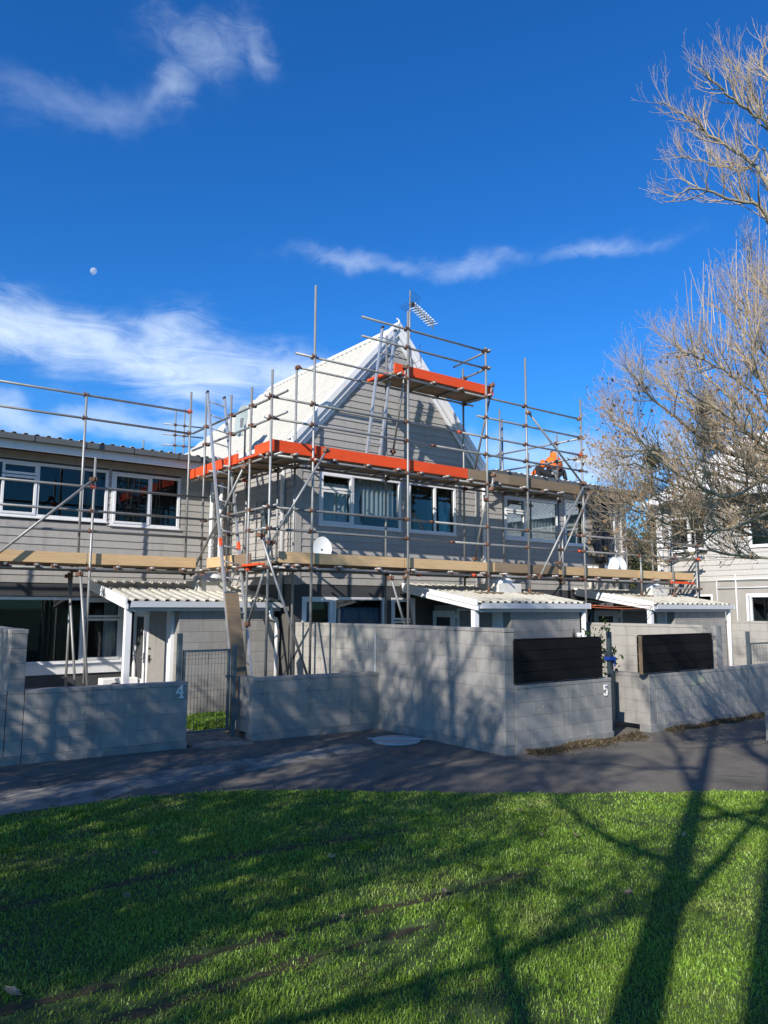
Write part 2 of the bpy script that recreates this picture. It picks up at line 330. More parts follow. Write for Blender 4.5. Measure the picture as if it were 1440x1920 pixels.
# ------------------------------------------------------------------ ground
def struct(name, mb, m): return tag(obj(name, mb, m), None, None, None, 'structure')
def sheet(poly, z):
    mb = MB(); n = len(poly); mb.add([(x, y, z) for x, y in poly], [tuple(range(n))]); return mb
LAWN_EDGE = [(-60, 10.6), (-6, 9.15), (0, 8.62), (1.6, 8.52), (2.6, 8.45), (3.5, 8.28), (4.1, 7.98), (4.6, 7.62), (5.3, 7.0), (6.1, 6.36), (7.4, 5.45), (8.8, 4.52), (12, 2.7), (20, -1.2), (60, -18)]
struct('ground', sheet([(-400, -400), (400, -400), (400, 600), (-400, 600)], -.02), 'soil')
struct('asphalt_path', sheet([(-60, -30), (60, -30), (60, 30), (-60, 30)], -.006), 'asphalt')
lawn_mb = MB()
P = [(x, y, .012) for x, y in LAWN_EDGE]; n = len(P); lawn_mb.add(P+[(x, -40, .012) for x, y in LAWN_EDGE], [(i, i+n, i+n+1, i+1) for i in range(n-1)])
lawn_mb.add(P+[(x, y, -.02) for x, y, z in P], [(i, i+1, i+1+n, i+n) for i in range(n-1)])
struct('lawn', lawn_mb, 'soil')
# worn concrete strip along the path, slab by slab, and the crossing at gate four
strip = thing('concrete_strip', None, None, (4, 9, 0)); strip['kind'] = 'structure'
ys = lambda x: 9.05+.10*max(0, x-3.2)+.02*x
xs = [-6, -3.4, -1.0, 1.15, 3.05, 4.75, 6.1, 6.75]
for a, b in zip(xs[:-1], xs[1:]):
    q = []; k = 5
    for i in range(k+1): x = a+.012+(b-a-.024)*i/k; q.append((x, ys(x)-.30+random.uniform(-.015, .015)-(.25 if x < 3 else 0)))
    for i in range(k, -1, -1): x = a+.012+(b-a-.024)*i/k; q.append((x, ys(x)+.42+random.uniform(-.03, .03)-.06*max(0, x-4)))
    mb = MB(); mb.prism(q, -.03, .004, 'z'); obj('slab', mb, 'concrete', strip)
struct('gate_threshold', MB().box(4.60, 5.52, 10.72, 13.4, -.03, .02), 'concrete')
struct('courtyard', sheet([(2.55, 11.2), (4.5, 11.12), (4.5, 15.8), (2.55, 15.8)], .004), 'concrete')
# joints and cracks in the asphalt
ck = MB()
for pts in ([(7.6, 8.0), (8.2, 7.1), (8.7, 6.6), (8.9, 5.7), (9.7, 4.9)], [(10.2, 7.2), (10.6, 6.6), (11.4, 6.2), (13.5, 5.9)], [(2.1, 10.6), (2.3, 10.0), (2.2, 9.5)], [(5.6, 7.6), (6.4, 7.9), (7.8, 7.6), (9.2, 7.7)]):
    q = []
    for (a, b), (c, d) in zip(pts[:-1], pts[1:]):
        for i in range(6): q.append((a+(c-a)*i/6+random.uniform(-.03, .03), b+(d-b)*i/6+random.uniform(-.03, .03)))
    for (a, b), (c, d) in zip(q[:-1], q[1:]):
        w = random.uniform(.003, .010); dx, dy = d-b, a-c; l = math.hypot(dx, dy) or 1; dx, dy = dx/l*w, dy/l*w
        ck.add([(a-dx, b-dy, -.002), (c-dx, d-dy, -.002), (c+dx, d+dy, -.002), (a+dx, b+dy, -.002)], [(0, 1, 2, 3)])
struct('path_cracks', ck, 'darkwall')

# ------------------------------------------------------------------ block walls
BLK = {}
def blk(w, h, d, m):
    k = (round(w, 3), round(h, 3), round(d, 3), m)
    if k not in BLK:
        me = me_from('brick_block', MB().cbox(-w/2, w/2, -d/2, d/2, -h/2, h/2, .0035)); me.materials.append(MT[m]); BLK[k] = me
    return BLK[k]
def blockwork(root, p0, p1, z0, rows, th=.19, m='block', hole=None, first=0, ch=.2, coursed=True):
    """Stretcher-bond blocks from p0 to p1 (plan), each its own part, over a recessed mortar core."""
    p0, p1 = Vector((*p0, 0)), Vector((*p1, 0)); d = p1-p0; Ln = d.length; d.normalize(); rz = math.atan2(d.y, d.x); g = .0035
    for r in range(rows):
        z = z0+r*ch; cuts = [0.0]; x = .4 if (r+first) % 2 == 0 else .2
        while x < Ln-.06: cuts.append(x); x += .4
        if Ln-cuts[-1] < .09 and len(cuts) > 1: cuts.pop()
        cuts.append(Ln)
        for a, b in zip(cuts[:-1], cuts[1:]):
            segs = [(a, b)]
            for (h0, h1, hz0, hz1) in hole or []:
                if hz0 < z+ch/2 < hz1:
                    ns = []
                    for s0, s1 in segs:
                        if s1 <= h0 or s0 >= h1: ns.append((s0, s1)); continue
                        if h0-s0 > .04: ns.append((s0, h0))
                        if s1-h1 > .04: ns.append((h1, s1))
                    segs = ns
            for s0, s1 in segs:
                w = s1-s0-g; c = p0+d*((s0+s1)/2)
                jog = random.uniform(-.0015, .0015)
                inst('block', blk(w, ch-g, th, m), root, (c.x-d.y*jog, c.y+d.x*jog, z+ch/2), rz)
    if not hole:
        core = MB().beam(p0+Vector((0, 0, z0+rows*ch/2))+d*.01, p1+Vector((0, 0, z0+rows*ch/2))-d*.01, th-.012, rows*ch-.01); obj('mortar_core', core, 'mortar', root)
def plinth(root, p0, p1, z1, th=.215, m='plaster'):
    p0, p1 = Vector((*p0, 0)), Vector((*p1, 0)); d = (p1-p0); Ln = d.length; d.normalize(); s = Vector((-d.y, d.x, 0)); mb = MB(); k = max(4, int(Ln/.12)); vs = []
    for i in range(k+1):
        c = p0+d*(Ln*i/k); j = random.uniform(-.008, .012); zb = random.uniform(-.02, .012)
        for q in (-1, 1): vs += [c+s*(q*(th/2+j))+Vector((0, 0, zb-.02)), c+s*(q*(th/2+random.uniform(-.004, .004)))+Vector((0, 0, z1))]
    fs = []
    for i in range(k):
        a, b = 4*i, 4*i+4; fs += [(a, b, b+1, a+1), (a+2, a+3, b+3, b+2), (a+1, b+1, b+3, a+3)]
    fs += [(0, 1, 3, 2), (4*k, 4*k+2, 4*k+3, 4*k+1)]
    mb.add(vs, fs); return obj('plinth', mb, m, root)
def cap(root, p0, p1, z, th=.20, h=.055, piece=.62, m='block'):
    p0, p1 = Vector((*p0, 0)), Vector((*p1, 0)); d = p1-p0; Ln = d.length; d.normalize(); k = max(1, round(Ln/piece))
    for i in range(k):
        a, b = Ln*i/k+.002, Ln*(i+1)/k-.002; c = p0+d*((a+b)/2)
        inst('coping', blk(b-a, h, th, m), root, (c.x, c.y, z+h/2+random.uniform(0, .002)), math.atan2(d.y, d.x))
def chips(root, pts):
    for x, y, z, nx, ny, r in pts:
        k = 9; mb = MB(); d = Vector((nx, ny, 0)); t = Vector((-ny, nx, 0)); c = Vector((x, y, z))+d*.004
        mb.add([c]+[c+t*(r*math.cos(q)*random.uniform(.6, 1.1))+Vector((0, 0, r*math.sin(q)*random.uniform(.6, 1.3))) for q in [2*math.pi*i/k for i in range(k)]], [(0, 1+i, 1+(i+1) % k) for i in range(k)])
        obj('paint_chip', mb, 'chalk', root)

w = thing('block_wall', 'low grey block wall carrying the number 4, left of the open mesh gate', 'wall', (3.4, 11, 0), 'grey concrete block courtyard walls')
plinth(w, (2.32, 11.205), (4.54, 11.04), .10); blockwork(w, (2.32, 11.205), (4.53, 11.04), .10, 4, first=1); cap(w, (2.32, 11.205), (4.53, 11.04), .90)
chips(w, [(3.05, 11.05, .62, -.07, -1, .022), (3.32, 11.03, .58, -.07, -1, .03), (4.1, 10.97, .8, -.07, -1, .01)])
w = thing('block_wall', 'low grey block wall at the left edge, in front of the spiky plant', 'wall', (0, 11.2, 0), 'grey concrete block courtyard walls')
plinth(w, (-4, 11.62), (2.31, 11.206), .10); blockwork(w, (-4, 11.62), (2.10, 11.22), .10, 4); cap(w, (-4, 11.62), (2.10, 11.22), .90)
blockwork(w, (2.105, 11.219), (2.315, 11.206), .10, 4, ch=.2)
chips(w, [(2.15, 11.10, .40, -.07, -1, .02)])
w = thing('block_wall', 'tall narrow grey block wall rising end-on at the left edge of the picture', 'wall', (2.2, 12.5, 0), 'grey concrete block courtyard walls')
blockwork(w, (2.205, 11.125), (2.205, 15.8), .90, 4, th=.20); cap(w, (2.205, 11.12), (2.205, 15.8), 1.70, th=.215)
w = thing('block_wall', 'low grey block wall between the mesh gate and the tall corner wall', 'wall', (6.8, 10.9, 0), 'grey concrete block courtyard walls')
plinth(w, (5.56, 11.0), (7.93, 10.84), .10); blockwork(w, (5.76, 10.985), (7.92, 10.84), .10, 4, first=1); cap(w, (5.57, 11.0), (7.90, 10.84), .90)
blockwork(w, (5.66, 10.90), (5.66, 11.42), .10, 4); cap(w, (5.66, 11.11), (5.66, 11.42), .90)
chips(w, [(6.55, 10.82, .82, -.07, -1, .018), (6.75, 10.81, .60, -.07, -1, .035), (6.63, 10.81, .57, -.07, -1, .015)])
w = thing('block_wall', 'tall sunlit block wall running back from the corner to the gabled house', 'wall', (8, 9.5, 0), 'grey concrete block courtyard walls')
plinth(w, (8.06, 7.78), (8.0, 10.80), .12); blockwork(w, (8.06, 7.77), (8.0, 10.80), .12, 8, th=.20); cap(w, (8.06, 7.76), (8.0, 10.80), 1.72, th=.215)
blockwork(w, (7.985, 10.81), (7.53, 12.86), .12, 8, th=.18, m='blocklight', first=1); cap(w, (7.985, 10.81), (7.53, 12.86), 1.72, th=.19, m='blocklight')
chips(w, [(7.955, 9.3, 1.30, -1, 0, .02), (7.955, 9.35, 1.18, -1, 0, .012), (7.955, 8.7, 1.33, -1, 0, .02), (7.93, 10.35, 1.45, -1, 0, .02), (7.91, 10.6, 1.1, -1, 0, .02), (7.955, 8.6, 1.2, -1, 0, .014)])
obj('sealant_strip', MB().box(7.868, 7.88, 10.795, 10.812, .92, 1.62), 'plastic', w)
w = thing('block_wall', 'low grey block wall carrying the number 5 under the first black timber screen', 'wall', (9.2, 7.86, 0), 'grey concrete block courtyard walls')
plinth(w, (8.16, 7.87), (10.42, 7.87), .11); blockwork(w, (8.17, 7.87), (10.40, 7.87), .10, 4); cap(w, (8.17, 7.87), (10.40, 7.87), .90)
chips(w, [(8.75, 7.77, .62, 0, -1, .022), (8.62, 7.77, .63, 0, -1, .01), (9.0, 7.77, .22, 0, -1, .02), (9.85, 7.77, .82, 0, -1, .018), (9.05, 7.77, .86, 0, -1, .016)])
w = thing('block_wall', 'low grey block wall with a painted-over scrawl under the second black screen', 'wall', (14, 7.87, 0), 'grey concrete block courtyard walls')
plinth(w, (11.42, 7.87), (21, 7.87), .11); blockwork(w, (11.63, 7.87), (20.8, 7.87), .10, 4, first=1); cap(w, (11.43, 7.87), (20.8, 7.87), .90)
blockwork(w, (11.53, 7.775), (11.53, 8.56), .10, 4); cap(w, (11.53, 7.97), (11.53, 8.56), .90)
sc = MB()
for pl in ([(0, 0), (.13, .02), (.15, .15), (.02, .17)], [(.17, .05), (.27, .04), (.26, .13), (.22, .09), (.19, .16)], [(.28, .03), (.44, .05), (.40, .19), (.33, .20), (.30, .12)], [(.0, -.12), (.03, -.12), (.045, .02), (.0, .02)], [(.30, -.02), (.33, -.03), (.34, .05), (.29, .05)]):
    sc.add([(12.72+x, 7.772, .68+y) for x, y in pl], [tuple(range(len(pl)))])
for a in ((.02, .02, .10, .13), (.10, .13, .04, .15), (.07, .08, .15, .07), (.2, .15, .22, .06), (.22, .06, .3, .07), (.27, .17, .28, .0), (.34, .15, .42, .06), (.36, .05, .43, .17)):
    sc.add([(12.72+a[0], 7.769, .68+a[1]), (12.72+a[2], 7.769, .68+a[3]), (12.72+a[2]+.015, 7.769, .68+a[3]+.012), (12.72+a[0]+.015, 7.769, .68+a[1]+.012)], [(0, 1, 2, 3)])
obj('scrawl', sc, 'chalk', w)
chips(w, [(12.2, 7.77, .9, 0, -1, .012), (12.35, 7.77, .88, 0, -1, .012), (12.22, 7.77, .75, 0, -1, .01), (11.72, 7.77, .22, 0, -1, .02), (11.6, 7.77, .78, 0, -1, .018)])
w = thing('block_wall', 'tall sunlit block wall behind the second black screen', 'wall', (13.7, 9.4, 0), 'grey concrete block courtyard walls')
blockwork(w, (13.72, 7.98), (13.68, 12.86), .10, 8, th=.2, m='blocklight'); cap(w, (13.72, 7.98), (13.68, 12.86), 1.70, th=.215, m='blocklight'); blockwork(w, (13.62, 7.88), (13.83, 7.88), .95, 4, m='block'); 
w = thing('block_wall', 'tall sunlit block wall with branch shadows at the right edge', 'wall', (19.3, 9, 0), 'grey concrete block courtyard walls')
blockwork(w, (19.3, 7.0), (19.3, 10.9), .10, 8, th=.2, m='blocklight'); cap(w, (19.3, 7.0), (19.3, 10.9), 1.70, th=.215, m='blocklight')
w = thing('block_wall', 'short low block wall end at the right edge beside the path', 'wall', (12.3, 5.9, 0), 'grey concrete block courtyard walls')
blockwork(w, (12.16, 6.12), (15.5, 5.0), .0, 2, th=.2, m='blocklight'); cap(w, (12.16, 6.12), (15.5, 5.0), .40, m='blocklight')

# house numbers
def number(name, label, polys, loc, ang, par=None):
    mb = MB()
    for p in polys: mb.prism(p, -.012, .0)
    o = obj(name, mb, 'plastic', None, at=(0, 0, 0)); o.location = loc; o.rotation_euler.z = ang; return tag(o, label, 'house number', 'white house numbers on the walls')
number('house_number', 'white slab numeral 4 fixed to the low block wall by the gate',
       [[(-.055, .045), (.06, .045), (.06, .068), (-.055, .068)], [(-.055, .068), (-.028, .068), (.03, .15), (.012, .165)], [(.012, .0), (.042, .0), (.042, .165), (.012, .165)], [(-.015, -.022), (.065, -.022), (.065, 0), (-.015, 0)]],
       (4.40, 10.951, .745), math.atan2(-.165, 2.21))
number('house_number', 'white numeral 5 fixed to the low block wall under the black screen',
       [[(-.04, .13), (.045, .13), (.045, .155), (-.04, .155)], [(-.04, .075), (-.015, .075), (-.015, .13), (-.04, .13)], [(-.015, .072), (.03, .072), (.03, .095), (-.015, .095)], [(.022, .0), (.048, .01), (.05, .07), (.03, .072)], [(-.03, -.022), (.03, -.022), (.048, .01), (.022, .0)], [(-.045, -.005), (-.03, -.022), (-.005, .0), (-.03, .02)]],
       (10.24, 7.772, .70), 0)
# black timber screens on top of the low walls
def screen(label, x0, x1, loc):
    t = thing('timber_screen', label, 'screen', loc, 'black timber screens on the courtyard walls')
    for i in range(4):
        mb = MB().cbox(x0, x1, 7.745, 7.775, .985+i*.154, .985+i*.154+.150, .004); obj('board', mb, 'blackwood', t)
    for i in range(4):
        mb = MB().cbox(x0, x1, 7.85, 7.88, .985+i*.154, .985+i*.154+.150, .004); obj('board', mb, 'blackwood', t)
    for x in (x0+.03, (x0+x1)/2, x1-.03):
        obj('post', MB().cbox(x-.028, x+.03, 7.776, 7.849, .96, 1.60, .003), 'oldwood', t)
    obj('capping', MB().cbox(x0+.02, x1+.01, 7.748, 7.875, 1.602, 1.618, .003), 'blackwood', t)
    return t
screen('black stained timber screen above the number 5', 8.14, 10.15, (9.1, 7.81, .96))
screen('black stained timber screen above the painted-over scrawl', 11.27, 13.42, (12.3, 7.81, .96))

# ------------------------------------------------------------------ gates
def mesh_gate(label, x0, x1, y, z0, z1, group):
    t = thing('mesh_gate', label, 'gate', ((x0+x1)/2, y, 0), group)
    fr = MB(); fr.box(x0+.06, x0+.10, y-.02, y+.02, z0, z1); fr.box(x1-.11, x1-.07, y-.02, y+.02, z0, z1); fr.box(x0+.10, x1-.11, y-.02, y+.02, z1-.035, z1); fr.box(x0+.10, x1-.11, y-.02, y+.02, z0, z0+.035)
    obj('frame', fr, 'gate', t)
    for x, h in ((x0, z1+.26), (x1, z1+.06)): obj('post', MB().cbox(x-.035, x+.035, y-.035, y+.035, 0, h, .004), 'gate', t)
    n = 13
    for i in range(1, n): x = x0+.10+(x1-x0-.21)*i/n; obj('bar', MB().tube([(x, y, z0+.03), (x, y, z1-.03)], .0032, 6, False), 'gate', t)
    for z in (z0+.25, z1-.14, z1-.08, (z0+z1)/2): obj('cross_wire', MB().tube([(x0+.1, y-.006, z), (x1-.1, y-.006, z)], .0028, 6, False), 'gate', t)
    obj('stop_plate', MB().box(x1-.03, x1+.06, y-.06, y-.036, .28, .62), 'gate', t); obj('latch', MB().box(x1-.16, x1-.02, y-.045, y-.036, .95, .99), 'gate', t)
    return t
mesh_gate('dark green wire mesh gate standing between the two low walls by number 4', 4.52, 5.44, 11.32, .13, 1.40, 'mesh gates')
mesh_gate('small grey mesh gate beyond the low wall at the right edge', 16.9, 18.9, 8.9, .5, 1.30, 'mesh gates')
t = thing('steel_gate', 'narrow dark gate seen edge-on beside the number 5, tied with a blue strap', 'gate', (11.2, 8.5, 0), 'mesh gates')
obj('post', MB().cbox(11.17, 11.24, 8.36, 8.43, 0, 1.66, .004), 'gate', t); obj('post', MB().cbox(11.35, 11.42, 8.44, 8.51, 0, .93, .004), 'gate', t)
for q in ((11.255, 11.29, 8.38, 8.42, .1, 1.3), (11.26, 11.285, 8.421, 9.299, .1, .14), (11.26, 11.285, 8.421, 9.299, 1.26, 1.3), (11.255, 11.29, 9.3, 9.34, .1, 1.3)): obj('rail', MB().box(*q), 'gate', t)
for i in range(6): obj('bar', MB().tube([(11.272, 8.55+i*.13, .12), (11.272, 8.55+i*.13, 1.28)], .006, 6), 'gate', t)
obj('strap', MB().box(11.13, 11.30, 8.33, 8.45, 1.17, 1.225), 'blue', t); obj('strap_tail', MB().box(11.24, 11.27, 8.32, 8.329, 1.06, 1.19), 'blue', t)

# ------------------------------------------------------------------ houses
def rowsegs(a, b, z, h, openings):
    segs = [(a, b)]
    for (o0, o1, z0, z1) in openings:
        if z+h > z0+.012 and z < z1-.012:
            ns = []
            for s0, s1 in segs:
                if s1 <= o0 or s0 >= o1: ns.append((s0, s1)); continue
                if o0-s0 > .03: ns.append((s0, o0))
                if s1-o1 > .03: ns.append((o1, s1))
            segs = ns
    return segs
def boards(root, axis, pos, sgn, a, b, z0, z1, openings=(), limit=None, e=.15, m='siding'):
    """Lapped weatherboards: axis 'x' runs along x at y=pos facing sgn*y; axis 'y' the other way. limit(z) narrows a gable."""
    z = z0
    while z < z1-.03:
        h = min(e, z1-z); lo, hi = (a, b) if limit is None else limit(z+h*.6)
        if hi-lo < .1: z += e; continue
        for s0, s1 in rowsegs(lo, hi, z, h, openings):
            cut = [s0]
            if s1-s0 > 4.3: cut.append(s0+(s1-s0)*random.uniform(.35, .65))
            cut.append(s1)
            for c0, c1 in zip(cut[:-1], cut[1:]):
                c1 -= .0015 if c1 != s1 else 0
                if limit is not None:
                    l0, h0 = limit(z); l1, h1 = limit(z+h)
                    q = [(max(c0, l0) if c0 == lo else c0, c1 if c1 != hi else h0), (l1 if c0 == lo else c0, h1 if c1 == hi else c1)]
                    if c0 == lo: q[0] = (l0, q[0][1])
                else: q = [(c0, c1), (c0, c1)]
                j = random.uniform(-.001, .0015); prof = [(.008, z+h+.012), (.024+j, z), (.012, z-.0005)]
                vs = []
                for (s, t) in ((0, 0), (0, 1)):
                    for k, (d, zz) in enumerate(prof):
                        aa = q[1][t] if k == 0 else q[0][t]
                        vs.append((aa, pos+sgn*d, zz) if axis == 'x' else (pos+sgn*d, aa, zz))
                    vs.append((q[1][t], pos, z+h+.012) if axis == 'x' else (pos, q[1][t], z+h+.012))
                F = [(0, 1, 5, 4), (1, 2, 6, 5), (0, 3, 2, 1), (4, 5, 6, 7)]
                if (axis == 'x') == (sgn > 0): F = [f[::-1] for f in F]
                obj('weatherboard', MB().add(vs, F), m, root)
        z += e
def wallrects(mb, axis, pos, th, a, b, z0, z1, openings):
    xs = sorted({a, b, *[min(max(v, a), b) for o in openings for v in o[:2]]}); zs = sorted({z0, z1, *[min(max(v, z0), z1) for o in openings for v in o[2:]]})
    for x0, x1 in zip(xs[:-1], xs[1:]):
        for q0, q1 in zip(zs[:-1], zs[1:]):
            cx, cz = (x0+x1)/2, (q0+q1)/2
            if x1-x0 < 1e-4 or q1-q0 < 1e-4 or any(o[0] < cx < o[1] and o[2] < cz < o[3] for o in openings): continue
            if axis == 'x': mb.box(x0, x1, min(pos, pos+th), max(pos, pos+th), q0, q1)
            else: mb.box(min(pos, pos+th), max(pos, pos+th), x0, x1, q0, q1)
    return mb
def pleats(x0, x1, y, z0, z1, amp=.03, per=.10, axis='x', sgn=1, taper=None):
    n = max(6, int((x1-x0)/per*6)); vs = []; fs = []
    for j in range(5):
        tz = j/4
        for i in range(n+1):
            t = i/n; x = x0+(x1-x0)*t
            if taper: xm = taper; x = xm+(x-xm)*(1-.55*math.sin(math.pi*min(1, (1-tz)*.9)))
            q = amp*math.sin(t*(x1-x0)/per*2*math.pi+math.sin(t*9)*.8); vs.append((x, y+q, z0+(z1-z0)*tz) if axis == 'x' else (y+q, x, z0+(z1-z0)*tz))
    for j in range(4):
        for i in range(n): a = j*(n+1)+i; fs.append((a, a+1, a+n+2, a+n+1))
    return MB().add(vs, fs, True)
def window(root, pos, x0, x1, z0, z1, mull=(), sashes=(), axis='x', sgn=-1, curtains=(), gl='glass', m='trim', fw=.055, name='window', room=.9, label=None):
    """Aluminium window in a wall facing sgn along the other axis; sashes are (x0, x1, z0, z1) opening lights."""
    def bx(mb, a0, a1, d0, d1, q0, q1):
        d0, d1 = pos+sgn*d0, pos+sgn*d1
        return mb.box(a0, a1, d0, d1, q0, q1) if axis == 'x' else mb.box(d0, d1, a0, a1, q0, q1)
    fr = MB(); bx(fr, x0, x1, -.06, .034, z0, z0+fw); bx(fr, x0, x1, -.06, .034, z1-fw, z1); bx(fr, x0, x0+fw, -.06, .034, z0+fw, z1-fw); bx(fr, x1-fw, x1, -.06, .034, z0+fw, z1-fw)
    f = obj(name, fr, m, root)
    if label: f['label'] = label
    sill = MB(); bx(sill, x0-.02, x1+.02, .0, .055, z0-.028, z0-.001); obj('sill', sill, m, f)
    for a in mull: mb = MB(); bx(mb, a-.028, a+.028, -.05, .03, z0+fw, z1-fw); obj('mullion', mb, m, f)
    for (a0, a1, q0, q1) in sashes:
        mb = MB(); w = .045; bx(mb, a0, a1, -.03, .046, q0, q0+w); bx(mb, a0, a1, -.03, .046, q1-w, q1); bx(mb, a0, a0+w, -.03, .046, q0+w, q1-w); bx(mb, a1-w, a1, -.03, .046, q0+w, q1-w); obj('sash', mb, m, f)
    cuts = [x0+fw, *mull, x1-fw]
    for a, b in zip(cuts[:-1], cuts[1:]): mb = MB(); bx(mb, a, b, -.012, -.008, z0+fw, z1-fw); obj('pane', mb, gl, f)
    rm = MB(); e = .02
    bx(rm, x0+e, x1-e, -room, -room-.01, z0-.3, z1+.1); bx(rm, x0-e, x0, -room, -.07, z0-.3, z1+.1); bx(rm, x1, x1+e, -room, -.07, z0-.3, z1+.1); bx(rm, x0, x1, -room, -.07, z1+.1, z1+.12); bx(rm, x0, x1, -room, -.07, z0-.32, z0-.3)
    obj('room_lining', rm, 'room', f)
    for (a, b, q0, q1, mm, per, amp, tp) in curtains: obj('curtain', pleats(a, b, pos-sgn*.14, q0, q1, amp, per, axis, sgn, tp), mm, f)
    return f
def corr(o, u, v, width, length, pitch=.2, rib=.028, flat=.55, lens=None, nrm=None):
    """Ribbed sheet: u along the eave, v down the slope."""
    o, u, v = Vector(o), Vector(u).normalized(), Vector(v).normalized(); n = Vector(nrm) if nrm else u.cross(v).normalized()
    if n.z < 0: n = -n
    prof = []; k = max(1, int(round(width/pitch))); pitch = width/k
    for i in range(k): b = i*pitch; prof += [(b, 0), (b+pitch*flat, 0), (b+pitch*(flat+.08), rib), (b+pitch*.92, rib)]
    prof.append((width, 0)); mb = MB(); vs = []
    for (a, h) in prof:
        l0, l1 = (0, length) if lens is None else lens(a)
        vs += [o+u*a+n*h+v*l0, o+u*a+n*h+v*l1, o+u*a+n*(h-.004)+v*l1, o+u*a+n*(h-.004)+v*l0]
    fs = []
    for i in range(len(prof)-1):
        a = 4*i; b = a+4; fs += [(a, a+1, b+1, b), (a+3, b+3, b+2, a+2), (a+1, a+2, b+2, b+1), (a, b, b+3, a+3)]
    return mb.add(vs, fs)

YL, YG = 15.9, 12.9
# ---- left flat-roofed house
H1 = thing('terraced_house', 'flat-roofed terraced house at the left with white upstairs windows', 'house', (3, 18, 0), 'grey weatherboard terraced houses')
op = [(1.2, 4.66, 3.80, 4.88), (4.73, 6.22, 3.75, 4.87), (2.66, 5.10, .94, 2.24)]
obj('wall', wallrects(MB(), 'x', YL, .12, -6, 7.45, 0, 5.15, op), 'backing', H1)
boards(H1, 'x', YL, -1, -6, 7.45, 2.52, 5.1, op)
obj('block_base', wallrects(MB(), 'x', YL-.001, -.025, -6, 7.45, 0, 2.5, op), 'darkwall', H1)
window(H1, YL, 1.2, 4.66, 3.80, 4.88, (3.30, 4.14), ((2.65, 3.28, 3.84, 4.60), (2.65, 3.28, 4.62, 4.84)), curtains=((4.18, 4.58, 3.85, 4.82, 'curtain', .09, .03, 4.42), (1.4, 1.9, 3.85, 4.82, 'curtain', .1, .03, None)), gl='glassblue')
window(H1, YL, 4.73, 6.22, 3.75, 4.87, (5.56,), ((4.78, 5.55, 3.79, 4.83),), curtains=((4.8, 6.15, 3.8, 4.84, 'blind', .3, .004, None),), gl='glassblue')
window(H1, YL, 2.66, 5.10, .94, 2.24, (4.28,), ((4.31, 5.04, 1.0, 1.82), (4.31, 5.04, 1.84, 2.19)), gl='glass', curtains=((4.75, 5.0, 1.0, 2.15, 'curtain', .1, .03, None),))
obj('sill_panel', MB().box(2.66, 5.10, YL-.06, YL-.028, .74, .91), 'trim', H1)
for k in range(13):
    x = -6+k*1.02; w_ = min(1.02, 7.05-x)
    if w_ > .3: obj('roof_sheet', corr((x, 15.36, 5.315), (1, 0, 0), (0, 1, .05), w_-.002, 7.2, .2), 'rooflichen', H1)
obj('gutter', MB().prism([(15.30, 5.19), (15.42, 5.19), (15.42, 5.30), (15.40, 5.30), (15.40, 5.205), (15.315, 5.205), (15.315, 5.30), (15.30, 5.30)], -6, 7.08, 'x'), 'gutter', H1)
for i in range(14): obj('gutter_bracket', MB().box(-5.5+i*.95, -5.48+i*.95, 15.288, 15.299, 5.20, 5.31), 'gutter', H1)
obj('fascia', MB().box(-6, 7.08, 15.42, 15.45, 5.03, 5.27), 'trim', H1)
obj('soffit', MB().box(-6, 7.08, 15.452, 15.86, 5.10, 5.12), 'siding', H1)
for x in (6.93, 7.15): 
    p = obj('downpipe', MB().tube([(x, 15.78, 5.1), (x, 15.78, 2.4)], .042, 10), 'trim', H1)
    for z in (4.5, 3.4): obj('pipe_clip', MB().tube([(x, 15.78, z), (x, 15.78, z+.03)], .05, 10), 'trim', p)
# ---- gabled house
H2 = thing('terraced_house', 'tall gabled terraced house with a steep cream ribbed roof in the middle', 'house', (9.8, 15, 0), 'grey weatherboard terraced houses')
XC, ZA, ZE, HW = 9.93, 8.28, 5.29, 2.67
op2 = [(7.96, 10.06, 3.72, 4.82), (10.28, 11.67, 3.72, 4.83), (7.60, 9.63, .1, 2.27), (9.80, 10.45, .9, 2.27)]
gl_lim = lambda z: (7.56, 12.30) if z < ZE+.05 else (max(7.56, XC-(ZA-.22-z)/(ZA-ZE)*HW), min(12.30, XC+(ZA-.22-z)/(ZA-ZE)*HW))
obj('wall', wallrects(MB(), 'x', YG, .12, 7.45, 12.4, 0, 5.2, op2).prism([(7.45, 5.2), (12.3, 5.2), (XC+.1, 7.9), (XC-.1, 7.9)], YG, YG+.12).box(7.45, 7.57, YG+.12, 21, 0, 5.2).box(12.28, 12.4, YG+.12, 21, 0, 5.2), 'backing', H2)
boards(H2, 'x', YG, -1, 7.56, 12.30, 2.52, 7.95, op2, gl_lim)
obj('corner_board', MB().box(7.42, 7.555, YG-.032, YG+.02, 2.5, 5.25), 'siding', H2)
obj('corner_board', MB().box(12.30, 12.42, YG-.032, YG+.02, 2.5, 5.25), 'siding', H2)
boards(H2, 'y', 7.45, -1, YG+.02, 15.8, 2.52, 5.15)
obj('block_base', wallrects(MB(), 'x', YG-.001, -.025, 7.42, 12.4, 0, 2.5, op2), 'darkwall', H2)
window(H2, YG, 7.96, 10.06, 3.72, 4.82, (8.78,), ((8.0, 8.76, 3.76, 4.44), (8.0, 8.76, 4.46, 4.78)), curtains=((7.98, 8.75, 3.75, 4.62, 'curtain', .12, .03, None), (8.82, 9.2, 3.75, 4.8, 'curtain', .1, .03, 8.9), (9.1, 10.0, 4.0, 4.78, 'curtain', .11, .03, None)))
window(H2, YG, 10.28, 11.67, 3.72, 4.83, (11.04,), (), curtains=((10.3, 11.64, 3.75, 4.8, 'blind', .3, .004, None),), gl='glassblue')
